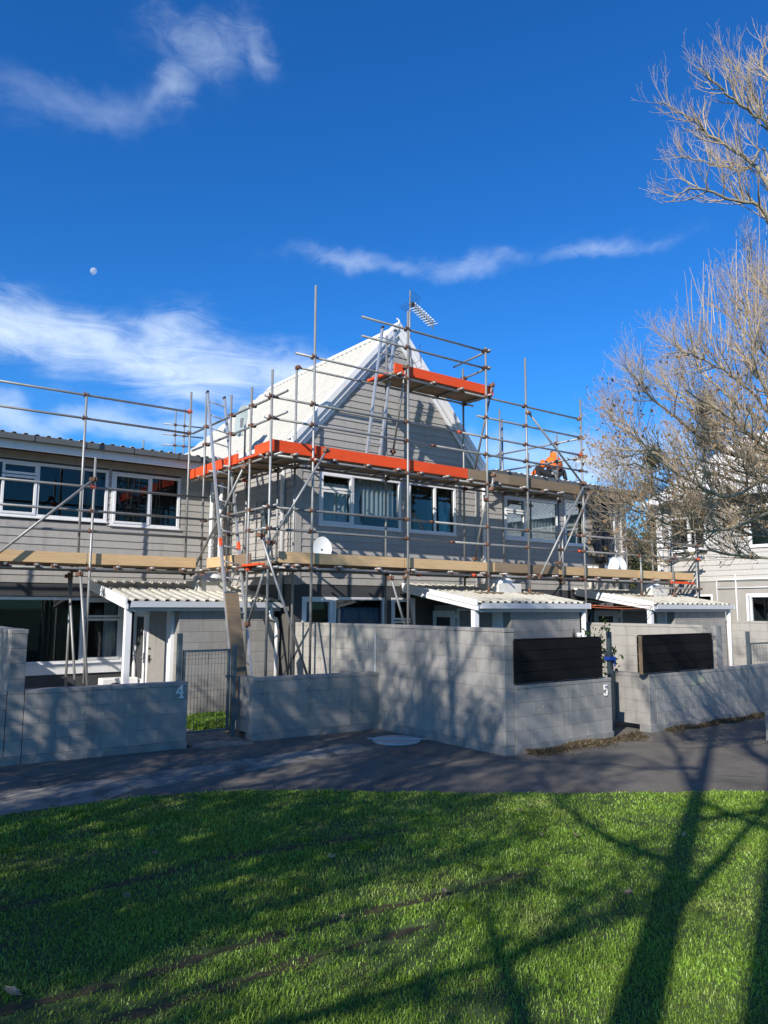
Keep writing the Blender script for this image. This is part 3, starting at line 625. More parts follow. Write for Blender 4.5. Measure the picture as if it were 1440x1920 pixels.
d = window(H2, YG, 7.60, 8.33, .1, 2.27, (), ((7.65, 8.28, .15, 2.22),), name='door', curtains=((7.66, 7.9, .15, 2.2, 'bluecurtain', .08, .02, None),))
window(H2, YG, 8.34, 9.63, .45, 2.27, (), (), curtains=((8.40, 9.60, .5, 2.06, 'bluecurtain', .07, .02, None),))
window(H2, YG, 9.80, 10.45, .9, 2.27, (), ((9.84, 10.41, .94, 1.78), (9.84, 10.41, 1.80, 2.23)))
# roof: ribbed sheets, both slopes and the hipped far end
YF, YR, YB = 12.80, 18.7, 22.3
sl_l = Vector((-HW, 0, ZE-ZA)); ll = sl_l.length; sl_l.normalize(); sl_r = Vector((HW, 0, ZE-ZA)).normalized()
nL = Vector((ZE-ZA, 0, HW)).normalized(); nL = nL if nL.z > 0 else -nL; nR = Vector((-nL.x, 0, nL.z))
yy = YF+.04
while yy < YB-.05:
    wdt = min(.77, YB-yy)
    lens = (lambda y0: (lambda a: (0 if y0+a < YR else ll*min(1, (y0+a-YR)/(YB-YR)), ll)))(yy)
    for s_, d_, n_ in (('l', sl_l, nL), ('r', sl_r, nR)):
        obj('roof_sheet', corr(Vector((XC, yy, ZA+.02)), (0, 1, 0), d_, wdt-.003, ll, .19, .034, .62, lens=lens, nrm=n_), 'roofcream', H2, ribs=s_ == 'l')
    yy += .77
hip = MB().add([(XC, YR, ZA), (XC-HW, YB, ZE), (XC+HW, YB, ZE)], [(0, 1, 2)]); obj('hip_roof', hip, 'roofcream', H2)
obj('ridge_cap', MB().prism([(XC-.17, ZA-.10), (XC, ZA+.075), (XC+.17, ZA-.10), (XC+.15, ZA-.11), (XC, ZA+.05), (XC-.15, ZA-.11)], YF+.0, YR+.1), 'roofcream', H2)
obj('finial', MB().tube([(XC-.02, YF-.02, ZA+.04), (XC, YF-.02, ZA+.12), (XC-.02, YF-.02, ZA+.17), (XC-.06, YF-.02, ZA+.185), (XC-.075, YF-.02, ZA+.155)], [.03, .024, .017, .014, .01], 8), 'trim', H2)
for sg in (-1, 1):
    def rk(o0, o1, y0, y1, name, ext=.0):
        a, b = Vector((XC, 0, ZA)), Vector((XC+sg*(HW+ext), 0, ZE-ext*(ZA-ZE)/HW)); dn = Vector((0, 0, -1))
        q = [(XC, ZA+o0), (b.x, b.z+o0), (b.x, b.z+o1), (XC, ZA+o1)]
        return obj(name, MB().prism(q if sg < 0 else q[::-1], y0, y1), 'trim', H2)
    rk(.10, -.19, YF, YF+.03, 'barge_board'); rk(.13, -.03, YF-.035, YF-.001, 'barge_cap'); rk(.132, .11, YF-.03, YF+.2, 'barge_flashing'); rk(-.191, -.34, YG-.058, YG-.028, 'rake_trim')
ge = MB(); ge.prism([(XC-HW-.16, ZE+.06), (XC-HW-.16, ZE-.06), (XC-HW-.13, ZE-.09), (XC-HW-.02, ZE-.09), (XC-HW-.02, ZE+.06), (XC-HW-.035, ZE+.06), (XC-HW-.035, ZE-.07), (XC-HW-.12, ZE-.07), (XC-HW-.145, ZE-.05), (XC-HW-.145, ZE+.06)], YF+.02, YB); obj('gutter', ge, 'roofcream', H2)
ge = MB(); ge.box(XC+HW+.02, XC+HW+.14, YF+.02, 12.88, ZE-.09, ZE+.05); obj('gutter', ge, 'roofcream', H2)
obj('eave_soffit', MB().box(XC-HW, 7.42, YF+.04, 20.9, ZE-.06, ZE-.04), 'siding', H2)
for x, y in ((7.38, 13.35), (12.52, 12.82)):
    p = obj('downpipe', MB().tube([(x-.16 if x < 8 else x-.05, y, 5.1), (x-.12 if x < 8 else x, y, 5.0), (x, y, 4.9), (x, y, 2.2 if x < 8 else 2.55)], .045, 10), 'trim', H2)
    for z in (4.3, 3.1): obj('pipe_clip', MB().tube([(x, y, z), (x, y, z+.03)], .054, 10), 'trim', p)
mtb = obj('meter_box', MB().cbox(7.36, 7.42, 14.02, 14.24, 3.62, 4.25, .006), 'gate', H2); obj('cable', MB().tube([(7.4, 14.5, 4.3), (7.40, 14.52, 3.45), (7.40, 14.25, 3.5)], .008, 6), 'darkmetal', H2)
# ---- right wing with a flat roof
H3 = thing('terraced_house', 'flat-roofed terraced house right of the gable, a worker on its roof', 'house', (15.3, 15, 0), 'grey weatherboard terraced houses')
op3 = [(13.26, 15.27, 3.74, 4.80), (15.50, 16.33, 3.71, 4.90), (13.0, 13.75, .1, 2.27), (16.1, 17.6, .8, 2.27)]
obj('wall', wallrects(MB(), 'x', YG, .12, 12.43, 18.1, 0, 5.1, op3).box(17.98, 18.1, YG+.12, 20, 0, 5.1), 'backing', H3)
boards(H3, 'x', YG, -1, 12.43, 18.0, 2.52, 5.1, op3); boards(H3, 'y', 18.1, 1, YG, 20, 2.52, 5.1)
obj('corner_board', MB().box(18.0, 18.13, YG-.032, YG+.02, 2.5, 5.1), 'siding', H3)
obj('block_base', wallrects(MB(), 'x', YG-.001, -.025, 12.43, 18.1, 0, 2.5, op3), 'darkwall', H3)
window(H3, YG, 13.26, 15.27, 3.74, 4.80, (14.02,), ((13.30, 14.0, 3.78, 4.42), (13.30, 14.0, 4.44, 4.76)), curtains=((13.28, 15.22, 3.77, 4.77, 'curtain', .12, .03, None),))
window(H3, YG, 15.50, 16.33, 3.71, 4.90, (), (), curtains=((15.52, 16.3, 3.75, 4.86, 'blind', .3, .004, None),))
window(H3, YG, 13.0, 13.75, .1, 2.27, (), ((13.05, 13.7, .15, 2.22),), name='door', curtains=((13.1, 13.66, .2, 2.2, 'yellow', .4, .003, None),))
window(H3, YG, 16.1, 17.6, .8, 2.27, (16.8,), ())
for k in range(6):
    x = 12.45+k*1.0; w_ = min(1.0, 18.35-x)
    if w_ > .2: obj('roof_sheet', corr((x, 12.42, 5.285), (1, 0, 0), (0, 1, .05), w_-.002, 7.2, .2), 'roofcream', H3)
obj('gutter', MB().prism([(12.34, 5.16), (12.46, 5.16), (12.46, 5.27), (12.44, 5.27), (12.44, 5.175), (12.355, 5.175), (12.355, 5.27), (12.34, 5.27)], 12.42, 18.4, 'x'), 'gutter', H3)
obj('fascia', MB().box(12.45, 18.4, 12.462, 12.49, 5.02, 5.24), 'gutter', H3); obj('soffit', MB().box(12.45, 18.3, 12.492, 12.86, 5.08, 5.1), 'siding', H3)
for x in (17.55, 17.86):
    p = obj('downpipe', MB().tube([(x+.2, 12.55, 5.12), (x+.1, 12.7, 4.98), (x, 12.82, 4.9), (x, 12.82, 2.5)], .05, 10), 'trim', H3); obj('pipe_clip', MB().tube([(x, 12.82, 3.6), (x, 12.82, 3.64)], .06, 10), 'trim', p)
# ---- neighbouring house, its sunlit side wall facing left
H4 = thing('terraced_house', 'sunlit terraced house with a white roof behind the bare branches at the right', 'house', (22, 9, 0), 'grey weatherboard terraced houses')
XN = 20.0; op4 = [(11.55, 12.72, 3.70, 4.70), (9.0, 10.32, 3.72, 4.70), (11.45, 12.6, 1.5, 2.46), (9.0, 10.5, 1.4, 2.47)]
obj('wall', wallrects(MB(), 'y', XN, .12, 4, 13.1, 0, 5.2, op4).box(XN+.12, 26, 12.98, 13.1, 0, 5.2), 'backing', H4)
boards(H4, 'y', XN, -1, 4, 13.02, 2.82, 5.15, op4, m='sidinglit'); obj('corner_board', MB().box(XN-.034, XN+.02, 13.02, 13.13, 2.5, 5.2), 'trim', H4)
obj('block_base', wallrects(MB(), 'y', XN-.001, -.024, 4, 13.12, 0, 2.80, op4), 'blocklight', H4)
window(H4, XN, 11.55, 12.72, 3.70, 4.70, (12.1,), ((11.58, 12.08, 3.74, 4.3),), axis='y'); window(H4, XN, 9.0, 10.32, 3.72, 4.70, (9.7,), (), axis='y', gl='glassblue', curtains=((9.02, 10.3, 3.75, 4.68, 'blind', .3, .004, None),))
window(H4, XN, 11.45, 12.6, 1.5, 2.46, (), (), axis='y'); window(H4, XN, 9.0, 10.5, 1.4, 2.47, (), ((9.05, 10.4, 1.45, 2.42),), axis='y')
pp = MB(); pp.tube([(XN-.045, 8, 2.88), (XN-.045, 11.25, 2.86), (XN-.045, 11.3, 2.8), (XN-.045, 11.3, 1.0)], .02, 8); pp.tube([(XN-.05, 8, 2.66), (XN-.05, 11.3, 2.62)], .018, 8); pp.tube([(XN-.06, 10.75, 3.0), (XN-.06, 10.75, 1.0)], .016, 8); obj('pipe', pp, 'trim', H4)
obj('downpipe', MB().tube([(XN-.08, 12.95, 5.1), (XN-.08, 12.95, 2.6)], .05, 10), 'trim', H4)
for k in range(11):
    y0 = 13.3-(k+1)*.77
    q = lambda a, y0=y0: (0 if y0+a < 11.9 else 3.7*(y0+a-11.9)/1.5, 3.7)
    obj('roof_sheet', corr(Vector((22.75, y0, 7.35)), (0, 1, 0), (-3.0, 0, -2.15), .767, 3.7, .19, .026, lens=q), 'roofwhite', H4)
obj('far_roof', MB().add([(22.75, 11.9, 7.35), (22.75, 4.9, 7.35), (25.7, 4.9, 5.2), (25.7, 13.4, 5.2), (19.75, 13.4, 5.2)], [(0, 1, 2, 3), (0, 3, 4)]), 'roofwhite', H4)
obj('gutter', MB().box(19.62, 19.74, 4.8, 13.4, 5.10, 5.22), 'trim', H4); obj('ridge_cap', MB().prism([(22.6, 7.26), (22.75, 7.42), (22.9, 7.26)], 4.9, 11.95), 'roofwhite', H4)

# ------------------------------------------------------------------ porches (lean-tos) with their block sheds
def porch(dx, dy, label, x_end=7.42, roofm='rooflichen', post2=False):
    X = lambda x: x+dx
    Yy = lambda y: y+dy
    t = thing('porch', label, 'porch', (X(5.8), Yy(14.5), 0), 'lean-to porches along the terrace')
    x0, x1 = 4.36, x_end; yf, yb, zf, zb = 13.36, 15.84, 2.165, 2.57; v = (0, yb-yf, zb-zf); vl = Vector(v).length
    k = int(math.ceil((x1-x0)/.86)); wd = (x1-x0)/k
    for i in range(k): obj('roof_sheet', corr((X(x0+i*wd), Yy(yf), zf+random.uniform(0, .003)), (1, 0, 0), v, wd-.004, vl, .215, .034, .5), roofm, t)
    g = MB().prism([(Yy(13.28), 2.055), (Yy(13.28), 2.16), (Yy(13.292), 2.16), (Yy(13.292), 2.07), (Yy(13.37), 2.07), (Yy(13.37), 2.13), (Yy(13.385), 2.13), (Yy(13.385), 2.055)], X(x0+.04), X(x1+.05), 'x'); obj('gutter', g, 'palegutter', t)
    obj('fascia', MB().box(X(x0+.05), X(x1), Yy(13.388), Yy(13.42), 1.985, 2.125), 'palegutter', t)
    for o0, o1, a, b in ((.055, -.055, -.035, 0), (-.05, -.145, -.018, .02)):
        q = [(Yy(yf-.03), zf+o0), (Yy(15.62), zb-.036+o0), (Yy(15.62), zb-.036+o1), (Yy(yf-.03), zf+o1)]
        obj('barge_board', MB().prism(q, X(x0+a-.02), X(x0+b-.02), 'x'), 'trim', t)
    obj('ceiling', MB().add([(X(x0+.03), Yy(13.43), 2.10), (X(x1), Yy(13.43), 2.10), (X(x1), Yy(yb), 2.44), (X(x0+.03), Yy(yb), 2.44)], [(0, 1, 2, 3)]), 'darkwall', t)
    obj('post', MB().cbox(X(4.36), X(4.47), Yy(13.44), Yy(13.55), 0, 2.10, .004), 'trim', t)
    # shed of blocks: front and left side
    blockwork(t, (X(5.34), Yy(13.545)), (X(x1-.1), Yy(13.545)), .0, 10, th=.19, m='block')
    obj('lintel', MB().box(X(5.34), X(x1-.1), Yy(13.46), Yy(13.63), 2.0, 2.09), 'block', t)
    obj('side_wall', MB().box(X(5.34), X(5.46), Yy(13.642), Yy(15.8), 0, 2.12), 'blocklight', t)
    obj('door_frame', MB().box(X(5.28), X(5.339), Yy(13.66), Yy(13.90), .0, 2.05).box(X(5.29), X(5.339), Yy(14.90), Yy(14.97), .0, 2.05).box(X(5.29), X(5.339), Yy(13.90), Yy(14.90), 2.0, 2.05), 'trim', t)
    d1 = obj('door', MB().cbox(X(5.305), X(5.339), Yy(13.905), Yy(14.895), .02, 1.995, .004), 'block', t); obj('handle', MB().box(X(5.27), X(5.304), Yy(14.76), Yy(14.79), .98, 1.12).tube([(X(5.265), Yy(14.77), 1.06), (X(5.265), Yy(14.66), 1.06)], .009, 6).tube([(X(5.29), Yy(14.775), 1.25), (X(5.27), Yy(14.775), 1.25)], .022, 8), 'darkmetal', d1)
    fr = MB().box(X(5.3), X(5.339), Yy(15.04), Yy(15.2), .02, 2.0).box(X(5.3), X(5.339), Yy(15.68), Yy(15.80), .02, 2.0).box(X(5.3), X(5.339), Yy(15.2), Yy(15.68), .02, .62).box(X(5.3), X(5.339), Yy(15.2), Yy(15.68), 1.86, 2.0)
    d2 = obj('door', fr, 'trim', t); d2['label'] = 'white half-glazed front door'
    obj('pane', MB().box(X(5.325), X(5.33), Yy(15.2), Yy(15.68), .62, 1.86), 'room', d2); obj('handle', MB().box(X(5.28), X(5.299), Yy(15.08), Yy(15.11), .95, 1.15).tube([(X(5.27), Yy(15.095), 1.05), (X(5.27), Yy(15.22), 1.05)], .009, 6), 'alu', d2)
    obj('lamp', MB().disc((X(5.32), Yy(15.0), 1.9), (-1, 0, 0), .08, 14, depth=-.07), 'plastic', t)
    # rooflight
    sk = MB(); bx, by, bz = X(6.55), Yy(14.95), 2.40
    sk.cbox(bx-.36, bx+.36, by-.34, by+.34, bz-.02, bz+.20, .01); s = obj('rooflight', sk, 'pot', t)
    dm = MB(); n = 16; vs = []; fs = []
    for j in range(5):
        a = j/4*math.pi/2
        for i in range(n): q = 2*math.pi*i/n; r = .33*math.cos(a)**.7; vs.append((bx+r*math.cos(q), by+r*math.sin(q), bz+.20+.19*math.sin(a)))
    for j in range(4):
        for i in range(n): fs.append((j*n+i, j*n+(i+1) % n, (j+1)*n+(i+1) % n, (j+1)*n+i))
    obj('dome', dm.add(vs, fs, True), 'dome', s)
    # downpipe with a swan neck at the right end
    xx = X(x1-.09) if not post2 else X(x1-.04); yd = Yy(13.50) if not post2 else Yy(13.40)
    if post2: obj('downpipe', MB().tube([(xx, yd, 2.05), (xx, yd, .1)], .05, 12), 'trim', t)
    else: obj('downpipe', MB().tube([(xx-.16, Yy(13.33), 2.05), (xx-.16, Yy(13.33), 1.90), (xx-.14, Yy(13.35), 1.85), (xx-.02, Yy(13.375), 1.83), (xx, Yy(13.38), 1.76), (xx, Yy(13.38), .1)], .042, 10), 'trim', t)
    obj('gutter_end', MB().box(X(x1+.052), X(x1+.06), Yy(13.27), Yy(13.40), 2.05, 2.17), 'palegutter', t)
    return t
porch(0, 0, 'lean-to porch with a lichened ribbed roof behind the mesh gate of number 4')
porch(5.66, -2.9, 'lean-to porch behind the tall corner wall of number 5', 7.55, post2=True)
porch(11.32, -2.9, 'lean-to porch with mossy roof behind the second black screen', 7.75, post2=True)

# ------------------------------------------------------------------ scaffolding
TR = .0242
def cplr():
    mb = MB(); mb.cbox(-.036, .036, -.045, .075, -.036, .036, .008); mb.box(-.05, -.02, -.065, -.045, -.018, .018); mb.tube([(-.045, -.02, -.03), (-.045, -.02, .055)], .010, 6); mb.box(.036, .055, .02, .06, -.015, .022); return mb
CP = [me_from('coupler', cplr()), me_from('coupler', cplr())]; CP[0].materials.append(MT['rust']); CP[1].materials.append(MT['orangesteel'])
class Scaf:
    def __init__(s, label, loc): s.t = thing('scaffold', label, 'scaffold', loc, 'tube scaffolding round the terrace'); s.st = []; s.hz = []
    def tube(s, name, p0, p1, r=TR): return obj(name, MB().tube([p0, p1], r, 8), 'tube', s.t)
    def std(s, x, y, z0, z1, foot=True, lean=(0, 0)):
        o = s.tube('standard', (x, y, z0), (x+lean[0], y+lean[1], z1)); s.st.append((x, y, z0, z1))
        if foot: obj('base_plate', MB().box(x-.07, x+.07, y-.07, y+.07, z0-.004, z0+.004).tube([(x, y, z0), (x, y, z0+.10)], .03, 8), 'rust', s.t)
        return o
    def led(s, p0, p1, name='ledger'):
        d = Vector(p1)-Vector(p0); L = d.length; n = max(1, round(L/4.2)); cut = [0]+[(i+random.uniform(-.15, .15))/n for i in range(1, n)]+[1]
        for a, b in zip(cut[:-1], cut[1:]):
            q0, q1 = Vector(p0)+d*a, Vector(p0)+d*b; s.tube(name, q0, q1)
            if b < 1: obj('sleeve', MB().tube([q1-d.normalized()*.06, q1+d.normalized()*.06], .033, 8), random.choice(['rust', 'rust', 'orangesteel']), s.t)
        s.hz.append((Vector(p0), Vector(p1)))
    def brace(s, p0, p1):
        s.tube('brace', p0, p1)
        for q, w in ((p0, p1), (p1, p0)):
            d = (Vector(w)-Vector(q)).normalized(); inst('coupler', CP[0], s.t, Vector(q)+d*.07, random.uniform(0, 3))
    def couplers(s):
        for (x, y, z0, z1) in s.st:
            for (a, b) in s.hz:
                d = b-a; L2 = d.x*d.x+d.y*d.y
                if L2 < 1e-6: continue
                t = ((x-a.x)*d.x+(y-a.y)*d.y)/L2
                if not -.01 <= t <= 1.01: continue
                p = a+d*t
                if math.hypot(p.x-x, p.y-y) < .09 and z0-.02 < p.z < z1+.03:
                    inst('coupler', CP[1 if random.random() < .06 else 0], s.t, ((x+p.x)/2, (y+p.y)/2, p.z), math.atan2(p.y-y, p.x-x)-math.pi/2)
    def planks(s, x0, x1, y0, y1, z, along='x', n=5, maxl=3.9, m='deckwood'):
        a0, a1, b0, b1 = (x0, x1, y0, y1) if along == 'x' else (y0, y1, x0, x1); w = (b1-b0)/n
        for i in range(n):
            k = max(1, math.ceil((a1-a0)/maxl)); cut = [a0]+[a0+(a1-a0)*(j+random.uniform(-.1, .1))/k for j in range(1, k)]+[a1]
            for c0, c1 in zip(cut[:-1], cut[1:]):
                q0, q1 = b0+i*w+.003, b0+(i+1)*w-.003; e0, e1 = c0+random.uniform(-.04, .0), c1+random.uniform(-.02, .03); dz = random.uniform(0, .004)
                mb = MB().cbox(e0, e1, q0, q1, z+dz, z+.038+dz, .004) if along == 'x' else MB().cbox(q0, q1, e0, e1, z+dz, z+.038+dz, .004); obj('plank', mb, m, s.t)
    def toe(s, p0, p1, z0, h, m, th=.036):
        p0, p1 = Vector((*p0, z0+h/2)), Vector((*p1, z0+h/2)); obj('toe_board', MB().beam(p0, p1, th, h), m, s.t)
    def trans(s, xs, y0, y1, z):
        for x in xs:
            x += random.uniform(-.04, .04); s.tube('transom', (x, y0-random.uniform(.02, .13), z), (x, y1+.08, z))
            inst('coupler', CP[0], s.t, (x+.02, y0+.06, z-.02), random.choice([0, 1.57]))
    def transx(s, ys, x0, x1, z):
        for y in ys:
            y += random.uniform(-.03, .03); s.tube('transom', (x0-random.uniform(.02, .12), y, z), (x1+.06, y, z)); inst('coupler', CP[0], s.t, (x0+.06, y, z-.02), 1.57)

YO, YI = 11.6, 12.45
rz_roof = lambda y: 2.165+(2.57-2.165)*((y+2.9)-13.36)/2.48
# --- scaffold of the left house
S = Scaf('grey tube scaffold with pale toe boards across the flat-roofed house at left', (3, 14.7, 0))
for x, z1 in ((-2.2, 4.8), (.3, 4.9), (3.97, 4.84)): S.std(x, 14.4, .0, z1)
S.std(3.93, 15.1, 2.62, 6.24, False); S.std(6.08, 15.1, 2.62, 6.64, False); S.std(-.4, 15.1, 2.62, 6.24, False); S.std(3.86, 15.2, 0, 2.9)
for z in (4.28, 3.83, 3.45): S.led((-4, 14.45, z), (6.24, 14.45, z), 'guard_rail')
for z in (6.21, 5.74): S.led((-4, 15.15, z), (6.12, 15.15, z), 'guard_rail')
S.led((-4, 14.45, 2.75), (6.3, 14.45, 2.75)); S.led((-4, 15.15, 2.75), (6.3, 15.15, 2.75))
S.trans([-2.5, -1.3, -.2, .9, 2.0, 2.55, 3.05, 3.35, 4.5, 5.1, 5.75], 14.4, 15.25, 2.80)
S.planks(-4, 6.1, 14.52, 15.42, 2.83); S.toe((-4, 14.50), (3.92, 14.50), 2.845, .20, 'pine'); S.toe((3.95, 14.505), (6.06, 14.505), 2.845, .20, 'pine')
S.brace((2.3, 14.35, 2.85), (3.99, 14.35, 4.46)); S.brace((3.80, 14.40, 2.72), (4.08, 14.30, .02)); S.brace((3.78, 15.1, 2.7), (3.9, 14.45, .03))
S.couplers()
# --- scaffold wrapping the gabled house and the wing
S = Scaf('grey tube scaffold with orange toe boards wrapping the gabled house', (9.5, 12, 0))
XO, XI = 6.2, 7.05
for x, z0, z1 in ((6.16, 0, 6.26), (7.03, 0, 8.06), (9.24, 0, 8.10), (11.44, rz_roof(YO)+.05, 7.80), (12.71, rz_roof(YO)+.05, 7.82), (14.66, 0, 7.16)): S.std(x, YO, z0, z1)
S.std(13.86, YO, 2.6, 3.96, False); S.std(16.9, YO, rz_roof(YO)+.05, 3.40)
for x, z1 in ((7.14, 6.70), (9.33, 7.85), (11.54, 7.55), (12.79, 6.55), (14.75, 5.0)): S.std(x, YI, 0 if x < 10 else 2.55, z1, x < 10)
for y, z0, z1 in ((12.47, 0, 6.15), (13.35, 2.6, 6.20), (14.56, 2.45, 6.50)): S.std(XO, y, z0, z1, z0 == 0)
S.std(7.1, 14.4, 2.6, 4.9, False); S.std(7.08, 13.0, 2.6, 4.85, False)
i_ = YO+.05
for z in (3.42, 3.80): S.led((6.05, i_, z), (19.5, i_, z), 'guard_rail')
S.led((5.98, i_, 2.75), (19.55, i_, 2.75)); S.led((6.3, YI-.05, 2.75), (19.5, YI-.05, 2.75))
for z in (5.39, 5.78): S.led((6.05, i_, z), (14.92, i_, z), 'guard_rail')
S.led((6.1, i_, 4.73), (14.5, i_, 4.73)); S.led((6.9, YI-.05, 4.73), (14.9, YI-.05, 4.73))
S.led((6.65, i_, 6.68), (14.66, i_, 6.68)); S.led((7.1, YI-.05, 6.70), (11.8, YI-.05, 6.70)); S.led((11.2, i_, 6.22), (14.66, i_, 6.22), 'guard_rail')
for z in (7.34, 7.73): S.led((8.12, i_, z), (11.5, i_, z), 'guard_rail'); S.led((11.49, 11.5, z), (11.66, 12.9, z), 'guard_rail')
S.led((14.71, 11.5, 6.20), (14.60, 14.9, 6.22), 'guard_rail'); S.led((14.71, 11.5, 5.73), (14.60, 14.9, 5.75), 'guard_rail')
S.std(14.55, 14.25, 5.38, 7.45, False); S.std(14.7, 12.4, 5.3, 6.42, False); S.std(14.62, 13.3, 5.34, 6.1, False)
# lower deck, front
S.trans([6.5, 6.75, 7.6, 8.5, 9.4, 10.4, 11.3, 11.9, 12.9, 13.6, 14.4, 15.2, 15.9, 16.6, 17.5, 18.3, 19.1], YO, YI, 2.80)
S.planks(6.25, 19.4, YO+.12, YI-.08, 2.83, n=4)
for a, b, m in ((6.42, 9.22, 'pine'), (9.24, 11.72, 'pine'), (11.74, 12.76, 'oldwood'), (12.78, 13.80, 'oldwood'), (13.82, 16.9, 'pine'), (16.92, 19.45, 'pine')): S.toe((a, YO+.10), (b, YO+.10), 2.845, .195, m)
S.toe((19.4, YO+.05), (18.2, YO-.02), 2.73, .06, 'orange')
# upper deck, front: orange boards, then brown ones
S.trans([6.6, 7.5, 8.3, 9.0, 9.6, 10.3, 10.95, 11.8, 12.6, 13.3, 13.9], YO, YI, 4.775)
S.planks(6.3, 14.6, YO+.12, YI-.05, 4.80, n=4)
for a, b, m in ((6.22, 7.35, 'orange'), (7.352, 9.9, 'orange'), (9.902, 10.94, 'orange'), (10.945, 12.2, 'oldwood'), (12.205, 14.66, 'oldwood')): S.toe((a, YO+.10), (b, YO+.10), 4.815, .21, m)
# top deck at the gable
S.trans([9.0, 9.9, 10.7, 11.5], YO, YI, 6.725); S.planks(8.95, 11.72, YO+.12, YI+.0, 6.75, n=4)
S.toe((8.96, YO+.09), (11.74, YO+.09), 6.77, .20, 'orange'); obj('edge_board', MB().cbox(8.85, 8.94, YO+.25, YI+.05, 6.75, 6.80, .004), 'orange', S.t)
# side decks along the left wall of the gabled house
xi = XO+.05
for z in (5.42, 5.80): S.led((xi, 11.2, z), (xi, 15.35, z), 'guard_rail')
for z in (3.45, 3.83): S.led((xi, 11.45, z), (xi, 14.75, z), 'guard_rail')
S.led((xi, 11.35, 4.73), (xi, 15.3, 4.73)); S.led((xi, 11.4, 2.75), (xi, 14.8, 2.75)); S.led((7.06, 11.5, 4.73), (7.06, 15.3, 4.73)); S.led((7.06, 12.2, 2.75), (7.06, 14.8, 2.75))
S.transx([12.0, 12.7, 13.4, 14.1, 14.8], XO, 7.1, 4.775); S.planks(6.30, 7.1, YI-.02, 15.4, 4.80, 'y', n=4)
S.transx([12.1, 12.9, 13.7, 14.5], XO, 7.1, 2.80); S.planks(6.30, 7.1, YI-.05, 14.5, 2.83, 'y', n=4)
S.toe((6.28, 15.45), (6.28, 13.16), 4.815, .19, 'orange'); S.toe((6.28, 12.42), (6.28, 11.72), 4.83, .20, 'orange'); obj('edge_board', MB().cbox(6.16, 6.27, 11.8, 12.9, 4.79, 4.83, .004), 'orange', S.t)
S.toe((6.28, 14.42), (6.28, 13.2), 2.845, .20, 'pine'); S.toe((6.28, 13.15), (6.30, 12.55), 2.845, .20, 'oldwood'); obj('edge_board', MB().cbox(6.1, 6.32, 11.9, 12.5, 2.79, 2.83, .004), 'orange', S.t)
# braces
S.brace((7.31, YO-.06, 4.98), (6.13, YO-.06, 3.11)); S.brace((5.95, YO-.06, 3.35), (7.06, YO-.06, .6)); S.brace((12.68, YO-.06, 6.55), (14.62, YO-.06, 5.02)); S.brace((14.70, YO-.06, 5.10), (12.96, YO-.06, 2.72)); S.brace((14.89, YO-.05, 4.91), (13.70, YO+.02, 3.05))
S.brace((11.66, YO, 7.05), (11.80, YI-.05, 5.1)); S.brace((11.40, YO, 4.45), (11.80, YI-.05, 3.1)); S.brace((9.20, YO, 6.98), (9.46, YI-.05, 5.25)); S.brace((9.2, YO, 2.72), (10.01, YI-.05, 1.6)); S.brace((8.80, YO, 2.70), (9.24, YO-.05, 1.4)); S.brace((13.9, YO, 2.7), (14.2, YI-.05, 2.2))
S.brace((XO-.05, 12.57, 4.68), (XO-.05, 14.95, 2.70)); S.brace((6.13, YO, 2.81), (6.20, 12.42, 1.7)); S.brace((11.6, YO-.05, 5.0), (11.5, YO-.05, 4.55))
for x in (11.44, 12.71, 16.9): obj('sole_board', MB().cbox(x-.35, x+.35, YO-.11, YO+.11, rz_roof(YO)+.012, rz_roof(YO)+.05, .004), 'oldwood', S.t)
S.couplers()
# --- scaffold end beside the neighbouring house
S = Scaf('short end bay of dark scaffold tubes against the sunlit house behind the branches', (19, 12, 0))
for x, y, z1 in ((18.30, YO-.02, 4.18), (19.45, YO-.02, 4.25), (18.7, YI, 4.0), (19.5, YI, 4.3)): S.std(x, y, rz_roof(YO)+.03 if x < 19 else 0, z1)
for z in (3.42, 3.80): S.led((17.4, YO-.07, z), (19.6, YO-.07, z), 'guard_rail'); S.led((19.5, 11.4, z), (19.5, 12.8, z), 'guard_rail')
S.led((17.4, YO-.07, 2.6), (19.6, YO-.07, 2.6)); S.couplers()
# --- scaffold far behind the flat roof
S = Scaf('small far scaffold tubes rising behind the flat roof beside the cream roof', (9.3, 24, 0))
for x, z1 in ((9.15, 8.63), (9.46, 8.73), (8.1, 7.45)): S.std(x, 24, 0, z1)
for z, a in ((8.1, 8.75), (7.75, 8.75), (7.4, 8.75)): S.led((a, 24.05, z), (10.1, 23.9, z+.02), 'guard_rail')
S.couplers()

# ------------------------------------------------------------------ ladders and loose board
def ladder(label, b0, t0, wv, n, paint=None, loc=None):
    t = thing('ladder', label, 'ladder', b0, 'aluminium ladders on the scaffold'); b0, t0, wv = Vector(b0), Vector(t0), Vector(wv)
    for o in (Vector((0, 0, 0)), wv): obj('rail', MB().beam(b0+o, t0+o, .034, .065, wv.cross(t0-b0)), 'alu', t); obj('end_cap', MB().beam(t0+o, t0+o+(t0-b0).normalized()*.05, .042, .07, wv.cross(t0-b0)), 'darkmetal', t)
    for i in range(n): p = b0+(t0-b0)*((i+.7)/(n+.3)); obj('rung', MB().tube([p, p+wv], .015, 8), 'alu', t)
    for f in paint or []:
        for o in (Vector((0, 0, 0)), wv): p = b0+(t0-b0)*f; obj('red_band', MB().beam(p+o, p+o+(t0-b0).normalized()*.16, .040, .072, wv.cross(t0-b0)), 'orangesteel', t)
    return t
ladder('long aluminium ladder with red bands leaning up to the orange side deck', (5.86, 12.02, .02), (6.00, 14.05, 6.36), (.37, .0, -.06), 21, [.50])
ladder('aluminium ladder standing on the orange deck and leaning at the gable peak', (8.62, 12.22, 4.845), (8.90, 12.02, 7.78), (.33, .0, 0), 9)
